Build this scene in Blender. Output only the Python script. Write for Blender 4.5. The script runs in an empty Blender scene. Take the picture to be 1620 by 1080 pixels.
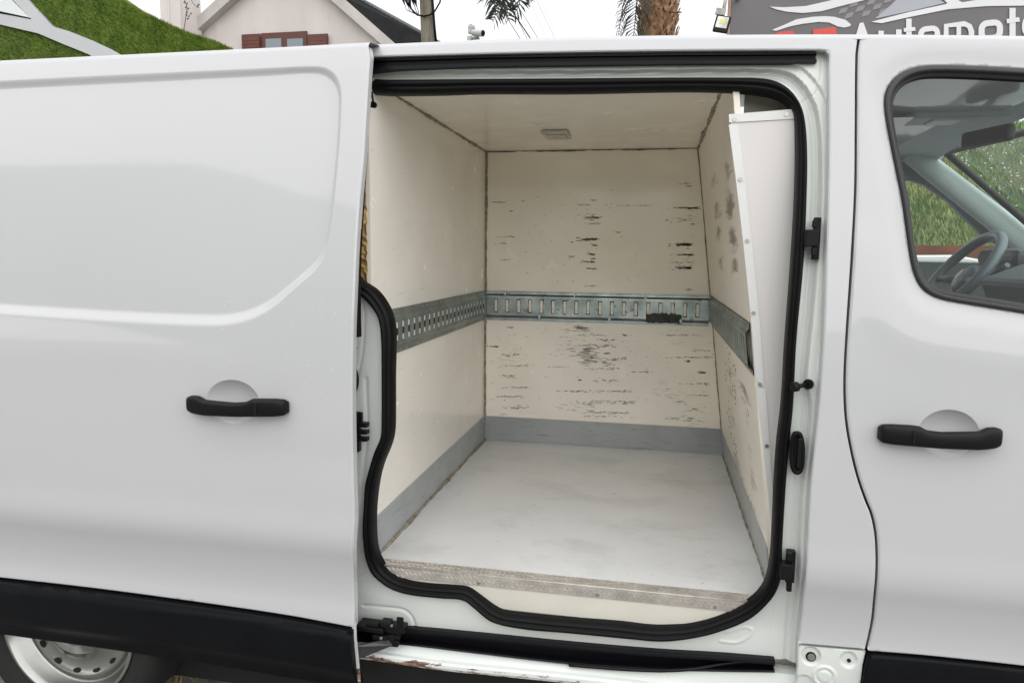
import bpy, bmesh, math, random
import numpy as np
from mathutils import Vector, Matrix
from mathutils.geometry import delaunay_2d_cdt, tessellate_polygon
random.seed(7); np.random.seed(7)
SC = bpy.context.scene
COL = SC.collection

# ------------------------------------------------------------------ camera
FPX = 1130.0                                   # focal length in pixels of a 1620 px wide picture
CAM = np.array([0.0, -1.70, 1.38])
Xc = np.array([0.980, -0.035, 0.195]); Xc /= np.linalg.norm(Xc)
Yc = np.array([225.0, 135.0, -FPX]); Yc /= np.linalg.norm(Yc)
Xc -= Yc*np.dot(Xc, Yc); Xc /= np.linalg.norm(Xc)
Zc = np.cross(Xc, Yc)
RW = np.array([[Xc[0], Xc[1], Xc[2]], [Yc[0], Yc[1], Yc[2]], [Zc[0], Zc[1], Zc[2]]])   # cam -> world
cam = bpy.data.objects.new('camera', bpy.data.cameras.new('camera')); COL.objects.link(cam)
cam.data.sensor_width = 36.0; cam.data.lens = 36.0*FPX/1620.0
cam.data.clip_start = 0.05; cam.data.clip_end = 2000
M = Matrix(RW.tolist()).to_4x4(); M.translation = Vector(CAM); cam.matrix_world = M
SC.camera = cam

# ------------------------------------------------------------------ world, sun, exposure
SUN_EL, SUN_AZ = 48.0, 200.0
w = bpy.data.worlds.new('World'); SC.world = w; w.use_nodes = True
nt = w.node_tree; nt.nodes.clear()
sky = nt.nodes.new('ShaderNodeTexSky'); sky.sky_type = 'NISHITA'; sky.sun_disc = False
sky.sun_elevation = math.radians(SUN_EL); sky.sun_rotation = math.radians(SUN_AZ-180+0)
sky.air_density = 1.0; sky.dust_density = 1.0; sky.ozone_density = 1.0
hs = nt.nodes.new('ShaderNodeHueSaturation'); hs.inputs['Saturation'].default_value = 0.22
mixw = nt.nodes.new('ShaderNodeMix'); mixw.data_type = 'RGBA'
mixw.inputs[0].default_value = 0.85
mixw.inputs[7].default_value = (7.0, 7.1, 7.35, 1)     # the even white of the cloud layer
bg = nt.nodes.new('ShaderNodeBackground'); bg.inputs[1].default_value = 0.12
ow = nt.nodes.new('ShaderNodeOutputWorld')
nt.links.new(sky.outputs[0], hs.inputs['Color']); nt.links.new(hs.outputs[0], mixw.inputs[6])
nt.links.new(mixw.outputs[2], bg.inputs[0]); nt.links.new(bg.outputs[0], ow.inputs[0])
sd = bpy.data.lights.new('sun', 'SUN'); sd.energy = 2.7; sd.angle = math.radians(150); sd.color = (1.0, 0.975, 0.94)
so = bpy.data.objects.new('sun', sd); COL.objects.link(so)
SUNDIR = Vector((0.28, -0.85, 0.47)).normalized()      # towards the sun: behind the camera, to its left
so.rotation_euler = SUNDIR.to_track_quat('Z', 'Y').to_euler()
sky.sun_elevation = math.asin(SUNDIR.z); sky.sun_rotation = math.atan2(SUNDIR.x, SUNDIR.y)
SC.view_settings.view_transform = 'Standard'; SC.view_settings.look = 'None'
SC.view_settings.exposure = 0.50; SC.view_settings.gamma = 1.0; SC.view_settings.use_curve_mapping = False
SC.cycles.max_bounces = 14; SC.cycles.diffuse_bounces = 12; SC.cycles.glossy_bounces = 5
SC.cycles.transparent_max_bounces = 16; SC.cycles.transmission_bounces = 8
SC.cycles.caustics_reflective = False; SC.cycles.caustics_refractive = False

# ------------------------------------------------------------------ materials
def mat(name, col, rough=0.5, metal=0.0, coat=0.0, spec=0.5, var=0.0, vscale=6.0, bump=0.0, bscale=40.0, stretch=(1,1,1), coatrough=0.03, col2=None, lo=0.35, hi=0.65):
    m = bpy.data.materials.new(name); m.use_nodes = True
    t = m.node_tree; b = t.nodes['Principled BSDF']
    b.inputs['Base Color'].default_value = (*col, 1); b.inputs['Roughness'].default_value = rough
    b.inputs['Metallic'].default_value = metal; b.inputs['Coat Weight'].default_value = coat
    b.inputs['Coat Roughness'].default_value = coatrough; b.inputs['Specular IOR Level'].default_value = spec
    tc = t.nodes.new('ShaderNodeTexCoord'); mp = t.nodes.new('ShaderNodeMapping'); mp.inputs['Scale'].default_value = stretch
    t.links.new(tc.outputs['Object'], mp.inputs[0])
    if var or col2:
        n = t.nodes.new('ShaderNodeTexNoise'); n.inputs['Scale'].default_value = vscale; n.inputs['Detail'].default_value = 6
        t.links.new(mp.outputs[0], n.inputs[0])
        mr = t.nodes.new('ShaderNodeMapRange'); mr.inputs[1].default_value = lo; mr.inputs[2].default_value = hi
        t.links.new(n.outputs[0], mr.inputs[0])
        mx = t.nodes.new('ShaderNodeMix'); mx.data_type = 'RGBA'
        c2 = col2 if col2 else tuple(max(0, c*(1-var)) for c in col)
        mx.inputs[6].default_value = (*col, 1); mx.inputs[7].default_value = (*c2, 1)
        t.links.new(mr.outputs[0], mx.inputs[0]); t.links.new(mx.outputs[2], b.inputs['Base Color'])
    if bump:
        n2 = t.nodes.new('ShaderNodeTexNoise'); n2.inputs['Scale'].default_value = bscale; n2.inputs['Detail'].default_value = 5
        t.links.new(mp.outputs[0], n2.inputs[0])
        bp = t.nodes.new('ShaderNodeBump'); bp.inputs['Strength'].default_value = 1.0; bp.inputs['Distance'].default_value = bump
        t.links.new(n2.outputs[0], bp.inputs['Height']); t.links.new(bp.outputs[0], b.inputs['Normal'])
    return m
def nodes_of(m): return m.node_tree, m.node_tree.nodes['Principled BSDF']
def overlay(m, col, maskfn, rough=None):
    """mix another colour over what feeds Base Color, where maskfn(tree, objcoord socket) returns a 0..1 socket"""
    t, b = nodes_of(m)
    tc = t.nodes.new('ShaderNodeTexCoord'); k = maskfn(t, tc.outputs['Object'])
    mx = t.nodes.new('ShaderNodeMix'); mx.data_type = 'RGBA'; mx.inputs[7].default_value = (*col, 1)
    inp = b.inputs['Base Color']
    if inp.is_linked: t.links.new(inp.links[0].from_socket, mx.inputs[6])
    else: mx.inputs[6].default_value = inp.default_value
    t.links.new(k, mx.inputs[0]); t.links.new(mx.outputs[2], inp)
def N(t, typ, **kw):
    n = t.nodes.new(typ)
    for k, v in kw.items(): setattr(n, k, v)
    return n
def math_(t, op, a, b=None, clamp=False):
    n = t.nodes.new('ShaderNodeMath'); n.operation = op; n.use_clamp = clamp
    for i, v in enumerate((a, b)):
        if v is None: continue
        if hasattr(v, 'links') or hasattr(v, 'is_linked'): t.links.new(v, n.inputs[i])
        else: n.inputs[i].default_value = v
    return n.outputs[0]
def noise_(t, vec, scale, stretch=(1,1,1), detail=5, rough=0.6, loc=(0,0,0)):
    mp = t.nodes.new('ShaderNodeMapping'); mp.inputs['Scale'].default_value = stretch; mp.inputs['Location'].default_value = loc
    n = t.nodes.new('ShaderNodeTexNoise'); n.inputs['Scale'].default_value = scale; n.inputs['Detail'].default_value = detail
    n.inputs['Roughness'].default_value = rough
    t.links.new(vec, mp.inputs[0]); t.links.new(mp.outputs[0], n.inputs[0]); return n.outputs[0]
def ramp_(t, v, lo, hi):
    r = t.nodes.new('ShaderNodeMapRange'); r.inputs[1].default_value = lo; r.inputs[2].default_value = hi
    t.links.new(v, r.inputs[0]); return r.outputs[0]

PAINT = mat('white_paint', (0.495, 0.497, 0.515), 0.36, coat=0.75, coatrough=0.06, spec=0.15, var=0.03, vscale=1.2)
PAINT.node_tree.nodes['Principled BSDF'].inputs['Coat IOR'].default_value = 1.5
def dirtdots(t, v):
    a = ramp_(t, noise_(t, v, 220, detail=2), 0.735, 0.76)
    return math_(t, 'MULTIPLY', a, 0.35)
overlay(PAINT, (0.35, 0.33, 0.30), dirtdots)
JAMB = mat('jamb_paint', (0.62, 0.645, 0.625), 0.38, coat=0.6, coatrough=0.08, var=0.05, vscale=4)
overlay(JAMB, (0.45, 0.43, 0.38), lambda t, v: math_(t, 'MULTIPLY', ramp_(t, noise_(t, v, 9, detail=8, rough=.7), .60, .78), 0.35))
SILL = mat('sill_paint', (0.64, 0.67, 0.65), 0.35, coat=0.5, coatrough=0.1)
CREAM_PAINT = mat('cream_step_paint', (0.66, 0.64, 0.57), 0.4, var=0.06, vscale=8)
RUBBER = mat('black_rubber', (0.004, 0.004, 0.0045), 0.45, spec=0.14, var=0.3, vscale=30, bump=0.0004, bscale=60)
PLASTIC = mat('black_plastic', (0.005, 0.005, 0.006), 0.40, spec=0.2, bump=0.0002, bscale=700)
TRIM = mat('trim_plastic', (0.004, 0.0045, 0.006), 0.50, spec=0.12, bump=0.00025, bscale=500, var=0.3, vscale=15)
RAILBLK = mat('rail_black', (0.003, 0.003, 0.005), 0.40, spec=0.15)
DARK = mat('underbody_black', (0.008, 0.008, 0.008), 0.9)
SCREW = mat('screw_metal', (0.42, 0.41, 0.40), 0.35, metal=1.0)
FOAM = mat('yellow_foam', (0.55, 0.36, 0.13), 0.95, var=0.5, vscale=25, bump=0.006, bscale=45)
ALU = mat('aluminium', (0.66, 0.62, 0.57), 0.34, metal=0.6, var=0.25, vscale=22, bump=0.0006, bscale=60)
SEALANT = mat('grimy_sealant', (0.36, 0.32, 0.26), 0.8, col2=(0.15, 0.13, 0.10), vscale=55, bump=0.002, bscale=90)
THINSEAL = mat('thin_dark_sealant', (0.14, 0.12, 0.095), 0.8, col2=(0.05, 0.045, 0.04), vscale=20)
LAMPW = mat('lamp_white_plastic', (0.50, 0.48, 0.44), 0.35)
LAMPLENS = mat('lamp_lens', (0.40, 0.38, 0.33), 0.2)

def grp_material(name, base, scuff='none'):
    m = mat(name, base, 0.20, coat=0.0, spec=0.55, var=0.07, vscale=1.6, bump=0.0011, bscale=5.0)
    t, b = nodes_of(m)
    tc = t.nodes.new('ShaderNodeTexCoord')
    r = ramp_(t, noise_(t, tc.outputs['Object'], 7, detail=6), .3, .8)
    rr = N(t, 'ShaderNodeMapRange'); rr.inputs[3].default_value = 0.10; rr.inputs[4].default_value = 0.34
    t.links.new(r, rr.inputs[0]); t.links.new(rr.outputs[0], b.inputs['Roughness'])
    # pale wiped smears
    overlay(m, tuple(min(1, c*1.12) for c in base), lambda t, v: math_(t, 'MULTIPLY', ramp_(t, noise_(t, v, 3.3, (1,1,1.4), 2, .5, (4,2,1)), .50, .68), 0.3))
    return m
CREAM = (0.90, 0.845, 0.76)
GRP_BACK = grp_material('cream_grp_back', CREAM)
def column(t, x, c, wdt):
    d = math_(t, 'ABSOLUTE', math_(t, 'SUBTRACT', x, c))
    return math_(t, 'SUBTRACT', 1.0, math_(t, 'DIVIDE', d, wdt), clamp=True)
def scuffs_back(t, v):
    sx = N(t, 'ShaderNodeSeparateXYZ'); t.links.new(v, sx.inputs[0]); x, z = sx.outputs[0], sx.outputs[2]
    fine = noise_(t, v, 26, (0.7, 1, 5.5), 8, .80)
    # how densely: columns where cargo rubbed, more in the lower half
    a = math_(t, 'MAXIMUM', column(t, x, -0.27, .17), column(t, x, 0.14, .15))
    a = math_(t, 'MAXIMUM', a, math_(t, 'MULTIPLY', column(t, x, -0.62, .14), .55))
    lowz = ramp_(t, z, 1.13, 1.09)          # 1 below the rail
    topz = ramp_(t, z, 1.66, 1.56)
    dens = math_(t, 'ADD', math_(t, 'MULTIPLY', a, topz), math_(t, 'MULTIPLY', lowz, .55))
    big = noise_(t, v, 3.4, (1.0, 1, 3.5), 3, .5, (7, 0, 3))
    dens = math_(t, 'MULTIPLY', dens, ramp_(t, big, .38, .62))
    thr = math_(t, 'SUBTRACT', 0.70, math_(t, 'MULTIPLY', dens, .15))
    k = math_(t, 'MULTIPLY', math_(t, 'SUBTRACT', fine, thr), 16.0, clamp=True)
    return math_(t, 'MULTIPLY', k, .88)
overlay(GRP_BACK, (0.060, 0.055, 0.048), scuffs_back)
GRP_LEFT = grp_material('cream_grp_left', (0.90, 0.86, 0.80))
overlay(GRP_LEFT, (0.30, 0.27, 0.23), lambda t, v: math_(t, 'MULTIPLY', ramp_(t, noise_(t, v, 14, (1, .6, 7), 7, .75), .62, .70), .5))
GRP_RIGHT = grp_material('cream_grp_right', (0.88, 0.82, 0.73))
def scuffs_right(t, v):
    sx = N(t, 'ShaderNodeSeparateXYZ'); t.links.new(v, sx.inputs[0]); y, z = sx.outputs[1], sx.outputs[2]
    a = math_(t, 'MAXIMUM', math_(t, 'MULTIPLY', column(t, y, .80, .24), .85), column(t, y, .37, .17))
    row_ = math_(t, 'SINE', math_(t, 'ADD', math_(t, 'MULTIPLY', z, 72.0), math_(t, 'MULTIPLY', noise_(t, v, 3.0), 9.0)))
    a = math_(t, 'MULTIPLY', a, math_(t, 'ADD', .42, math_(t, 'MULTIPLY', ramp_(t, row_, -.3, .6), .58)))
    a = math_(t, 'MULTIPLY', a, ramp_(t, z, 1.74, 1.62))
    a = math_(t, 'MULTIPLY', a, math_(t, 'MAXIMUM', ramp_(t, z, 1.25, 1.34), math_(t, 'MULTIPLY', ramp_(t, z, 1.08, 1.02), .7)))
    f = noise_(t, v, 13, (1, .13, 1.7), 8, .66); g = noise_(t, v, 70, (1, .12, 1.2), 3, .6)
    f = math_(t, 'ADD', math_(t, 'MULTIPLY', f, .8), math_(t, 'MULTIPLY', g, .2))
    k = math_(t, 'MULTIPLY', math_(t, 'SUBTRACT', f, math_(t, 'SUBTRACT', .625, math_(t, 'MULTIPLY', a, .34))), 5.0, clamp=True)
    return math_(t, 'MULTIPLY', k, .8)
overlay(GRP_RIGHT, (0.10, 0.088, 0.07), scuffs_right)
for l_ in list(GRP_RIGHT.node_tree.nodes['Principled BSDF'].inputs['Roughness'].links): GRP_RIGHT.node_tree.links.remove(l_)
GRP_RIGHT.node_tree.nodes['Principled BSDF'].inputs['Roughness'].default_value = 0.42
GRP_CEIL = grp_material('cream_grp_ceiling', (0.90, 0.845, 0.755))
KICK = mat('grey_kick_grp', (0.31, 0.33, 0.345), 0.28, col2=(0.38, 0.40, 0.41), vscale=7, bump=0.0008, bscale=8)
overlay(KICK, (0.13, 0.135, 0.14), lambda t, v: math_(t, 'MULTIPLY', ramp_(t, noise_(t, v, 12, (.8, .8, 7), 8, .75), .56, .68), .7))
overlay(KICK, (0.55, 0.55, 0.53), lambda t, v: math_(t, 'MULTIPLY', ramp_(t, noise_(t, v, 26, (.7, .7, 6), 8, .75, (3,1,5)), .62, .70), .6))
FLOORM = mat('grey_grp_floor', (0.64, 0.65, 0.65), 0.32, col2=(0.70, 0.71, 0.71), vscale=2.8, bump=0.0012, bscale=9)
overlay(FLOORM, (0.24, 0.245, 0.235), lambda t, v: math_(t, 'MULTIPLY', ramp_(t, noise_(t, v, 3.5, (1, 1.3, 1), 9, .72), .50, .72), .38))
overlay(FLOORM, (0.66, 0.67, 0.67), lambda t, v: math_(t, 'MULTIPLY', ramp_(t, noise_(t, v, 22, (1, 2.5, 1), 8, .75, (5,5,5)), .60, .70), .6))
overlay(FLOORM, (0.10, 0.10, 0.095), lambda t, v: math_(t, 'MULTIPLY', ramp_(t, noise_(t, v, 34, (1, 1.4, 1), 4, .6, (9,5,5)), .70, .73), .8))
RAILM = mat('galvanised_rail', (0.29, 0.34, 0.365), 0.28, metal=0.8, col2=(0.54, 0.60, 0.61), vscale=16, bump=0.0008, bscale=45)
overlay(RAILM, (0.06, 0.065, 0.05), lambda t, v: math_(t, 'MULTIPLY', ramp_(t, noise_(t, v, 32, detail=9, rough=.78), .56, .63), .8))
RAILD = mat('galvanised_rail_dull', (0.19, 0.215, 0.205), 0.42, metal=0.6, col2=(0.27, 0.32, 0.30), vscale=12, bump=0.0008, bscale=45)
WHITEPANEL = mat('white_trim_panel', (0.68, 0.655, 0.645), 0.35, var=0.04, vscale=2)
WHITEANGLE = mat('white_angle_trim', (0.72, 0.72, 0.72), 0.30, var=0.04, vscale=5)
CABGREY = mat('cab_grey', (0.22, 0.265, 0.28), 0.75, var=0.12, vscale=5, bump=0.0005, bscale=300)
CABLIGHT = mat('cab_pillar_grey', (0.56, 0.64, 0.63), 0.45, var=0.08, vscale=5)
DASH = mat('dash_black', (0.010, 0.011, 0.012), 0.55, bump=0.0004, bscale=400)
DASHGREY = mat('dash_grey', (0.14, 0.155, 0.165), 0.5)
WHEELGREY = mat('steering_leather', (0.15, 0.18, 0.20), 0.35)
SILVER = mat('silver_wheel', (0.36, 0.36, 0.345), 0.24, metal=0.9, var=0.15, vscale=8)
TYRE = mat('tyre', (0.008, 0.008, 0.008), 0.85, bump=0.001, bscale=80)
def glass_mat(name, tint, refl=1.0):
    m = bpy.data.materials.new(name); m.use_nodes = True; t = m.node_tree; t.nodes.clear()
    o = t.nodes.new('ShaderNodeOutputMaterial'); mx = t.nodes.new('ShaderNodeMixShader')
    tr = t.nodes.new('ShaderNodeBsdfTransparent'); tr.inputs[0].default_value = (*tint, 1)
    gl = t.nodes.new('ShaderNodeBsdfGlossy'); gl.inputs['Roughness'].default_value = 0.01
    fr = t.nodes.new('ShaderNodeFresnel'); fr.inputs[0].default_value = 1.5
    k = math_(t, 'MULTIPLY', fr.outputs[0], refl, clamp=True)
    t.links.new(k, mx.inputs[0]); t.links.new(tr.outputs[0], mx.inputs[1]); t.links.new(gl.outputs[0], mx.inputs[2])
    t.links.new(mx.outputs[0], o.inputs[0]); return m
GLASS = glass_mat('side_glass', (0.92, 0.98, 0.965), 0.45)
SCREENGLASS = glass_mat('windscreen_glass', (0.86, 0.94, 0.90), 0.25)
PANE = mat('house_pane', (0.10, 0.13, 0.16), 0.05, spec=0.9)

# ------------------------------------------------------------------ object helpers
def thing(name, loc, label, cat, group=None):
    o = bpy.data.objects.new(name, None); COL.objects.link(o); o.location = loc
    o['label'] = label; o['category'] = cat
    if group: o['group'] = group
    return o
def link(name, me, m, parent=None, kind=None, label=None):
    o = bpy.data.objects.new(name, me); COL.objects.link(o)
    if m is not None and not me.materials: me.materials.append(m)
    if parent is not None:
        o.parent = parent
        if parent.type == 'EMPTY': o.location = -parent.location
    if kind: o['kind'] = kind
    if label: o['label'] = label
    return o
def tagtop(o, label=None, cat=None, kind=None, group=None):
    if label: o['label'] = label
    if cat: o['category'] = cat
    if kind: o['kind'] = kind
    if group: o['group'] = group
    return o
def bm_obj(name, bm, m, parent=None, smooth=False, kind=None, label=None):
    me = bpy.data.meshes.new(name); bm.normal_update(); bm.to_mesh(me); bm.free()
    if smooth:
        for p in me.polygons: p.use_smooth = True
    return link(name, me, m, parent, kind, label)
def add_box(bm, c, s, rot=None, bevel=0.0, seg=2):
    r = bmesh.ops.create_cube(bm, size=1.0)
    vs = r['verts']
    mt = Matrix.Translation(c) @ (rot.to_4x4() if rot is not None else Matrix.Identity(4)) @ Matrix.Diagonal((*s, 1))
    bmesh.ops.transform(bm, matrix=mt, verts=vs)
    if bevel > 0:
        es = list({e for v in vs for e in v.link_edges})
        bmesh.ops.bevel(bm, geom=es, offset=bevel, segments=seg, affect='EDGES', profile=0.5)
def box_obj(name, c, s, m, parent=None, rot=None, bevel=0.0, label=None, kind=None):
    bm = bmesh.new(); add_box(bm, c, s, rot, bevel); return bm_obj(name, bm, m, parent, label=label, kind=kind)
def add_tube(bm, pts, rad, seg=10, cap=True):
    pts = [Vector(p) for p in pts]; n = len(pts)
    rads = rad if hasattr(rad, '__len__') else [rad]*n
    rings = []; up = None
    for i, p in enumerate(pts):
        d = (pts[min(i+1, n-1)] - pts[max(i-1, 0)]).normalized()
        if up is None: up = d.orthogonal().normalized()
        a = (up - d*up.dot(d)).normalized(); up = a; b = d.cross(a)
        rings.append([bm.verts.new(p + (a*math.cos(2*math.pi*k/seg) + b*math.sin(2*math.pi*k/seg))*rads[i]) for k in range(seg)])
    for i in range(n-1):
        for k in range(seg):
            f = bm.faces.new((rings[i][k], rings[i][(k+1) % seg], rings[i+1][(k+1) % seg], rings[i+1][k])); f.smooth = True
    if cap:
        bm.faces.new(list(reversed(rings[0]))); bm.faces.new(rings[-1])
def add_disc(bm, c, axis, r, h, seg=14):
    axis = Vector(axis).normalized(); add_tube(bm, [Vector(c)-axis*h*.5, Vector(c)+axis*h*.5], r, seg)
def add_lathe(bm, c, axis, prof, seg=48):
    """prof: list of (radius, along axis)"""
    axis = Vector(axis).normalized(); a = axis.orthogonal().normalized(); b = axis.cross(a); c = Vector(c); rings = []
    for r, h in prof:
        rings.append([bm.verts.new(c + axis*h + (a*math.cos(2*math.pi*k/seg)+b*math.sin(2*math.pi*k/seg))*max(r, 1e-4)) for k in range(seg)])
    for i in range(len(prof)-1):
        for k in range(seg):
            f = bm.faces.new((rings[i][k], rings[i][(k+1) % seg], rings[i+1][(k+1) % seg], rings[i+1][k])); f.smooth = True
def prism(bm, poly, off):
    """closed polygon of 3-D points extruded by off"""
    off = Vector(off); v1 = [bm.verts.new(Vector(p)) for p in poly]; v2 = [bm.verts.new(Vector(p)+off) for p in poly]
    n = len(poly)
    for t3 in tessellate_polygon([[Vector(p) for p in poly]]):
        bm.faces.new([v1[q] for q in t3]); bm.faces.new([v2[q] for q in reversed(t3)])
    for i in range(n): bm.faces.new((v1[(i+1) % n], v1[i], v2[i], v2[(i+1) % n]))
    
# ------------------------------------------------------------------ measuring: photo pixel -> point on a real surface of the place
def ray(px, py):
    c = np.array([px-810.0, -(py-540.0), -FPX]); return RW @ c
BZ = np.array([.15, .30, .40, .46, .50, .54, .60, .655, .665, .75, .95, 1.15, 1.3, 1.45, 1.6, 1.75, 1.85, 1.92, 2.0])
BY = np.array([.06, .035, .020, .020, .0235, .0215, .0105, -.0045, -.006, -.005, .0, .010, .024, .045, .072, .105, .132, .158, .205])-.05
_h = np.diff(BZ); _dl = np.diff(BY)/_h; _m = np.zeros(len(BZ)); _m[0] = _dl[0]; _m[-1] = _dl[-1]
_m[1:-1] = (_dl[:-1]*_h[1:] + _dl[1:]*_h[:-1])/(_h[1:]+_h[:-1])
def yb(z):
    z = np.clip(z, BZ[0], BZ[-1]); i = np.clip(np.searchsorted(BZ, z)-1, 0, len(BZ)-2)
    h = BZ[i+1]-BZ[i]; s = (z-BZ[i])/h
    return (2*s**3-3*s**2+1)*BY[i] + (s**3-2*s**2+s)*h*_m[i] + (-2*s**3+3*s**2)*BY[i+1] + (s**3-s**2)*h*_m[i+1]
def on_side(px, py, off=0.0):
    d = ray(px, py); Y = off
    for _ in range(25):
        tt = (Y-CAM[1])/d[1]; z = CAM[2]+d[2]*tt; Y = float(yb(z))+off
    tt = (Y-CAM[1])/d[1]; p = CAM + d*tt; return Vector(p)
def on_y(px, py, Y):
    d = ray(px, py); return Vector(CAM + d*((Y-CAM[1])/d[1]))
def on_x(px, py, X):
    d = ray(px, py); return Vector(CAM + d*((X-CAM[0])/d[0]))
def on_z(px, py, Z):
    d = ray(px, py); return Vector(CAM + d*((Z-CAM[2])/d[2]))
def side_xz(pts, off=0.0): return [(lambda p: (p.x, p.z))(on_side(a, b, off)) for a, b in pts]

def resample(pts, step, closed=True, smooth=True):
    P = np.array(pts, float); n = len(P); out = []
    segs = n if closed else n-1
    for i in range(segs):
        p1, p2 = P[i], P[(i+1) % n]
        p0 = P[(i-1) % n] if closed or i > 0 else p1; p3 = P[(i+2) % n] if closed or i < n-2 else p2
        L = np.linalg.norm(p2-p1); k = max(1, int(math.ceil(L/step)))
        t0 = (p2-p0); t1 = (p3-p1)
        l0 = np.linalg.norm(p1-p0)+L; l1 = np.linalg.norm(p3-p2)+L
        m0 = t0/max(l0, 1e-9)*L; m1 = t1/max(l1, 1e-9)*L
        for j in range(k):
            s = j/k
            if smooth: out.append((2*s**3-3*s**2+1)*p1+(s**3-2*s**2+s)*m0+(-2*s**3+3*s**2)*p2+(s**3-s**2)*m1)
            else: out.append(p1+(p2-p1)*s)
    if not closed: out.append(P[-1])
    return np.array(out)
def pdist(P, C, closed=True):
    A = np.asarray(C, float); B = np.roll(A, -1, 0)
    if not closed: A, B = A[:-1], B[:-1]
    out = np.empty(len(P)); BA = B-A; L2 = (BA**2).sum(1)+1e-12
    for s in range(0, len(P), 4000):
        Q = P[s:s+4000, None, :]; W = Q-A[None]; tt = np.clip((W*BA[None]).sum(2)/L2, 0, 1)
        D = W-tt[..., None]*BA[None]; out[s:s+4000] = np.sqrt((D**2).sum(2).min(1))
    return out
def inside(P, C):
    A = np.asarray(C, float); B = np.roll(A, -1, 0); r = np.zeros(len(P), bool)
    for a, b in zip(A, B):
        c = ((a[1] > P[:, 1]) != (b[1] > P[:, 1]))
        if abs(b[1]-a[1]) < 1e-12: continue
        r ^= c & (P[:, 0] < (b[0]-a[0])*(P[:, 1]-a[1])/(b[1]-a[1])+a[0])
    return r
def sm(t): t = np.clip(t, 0, 1); return t*t*(3-2*t)

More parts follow.
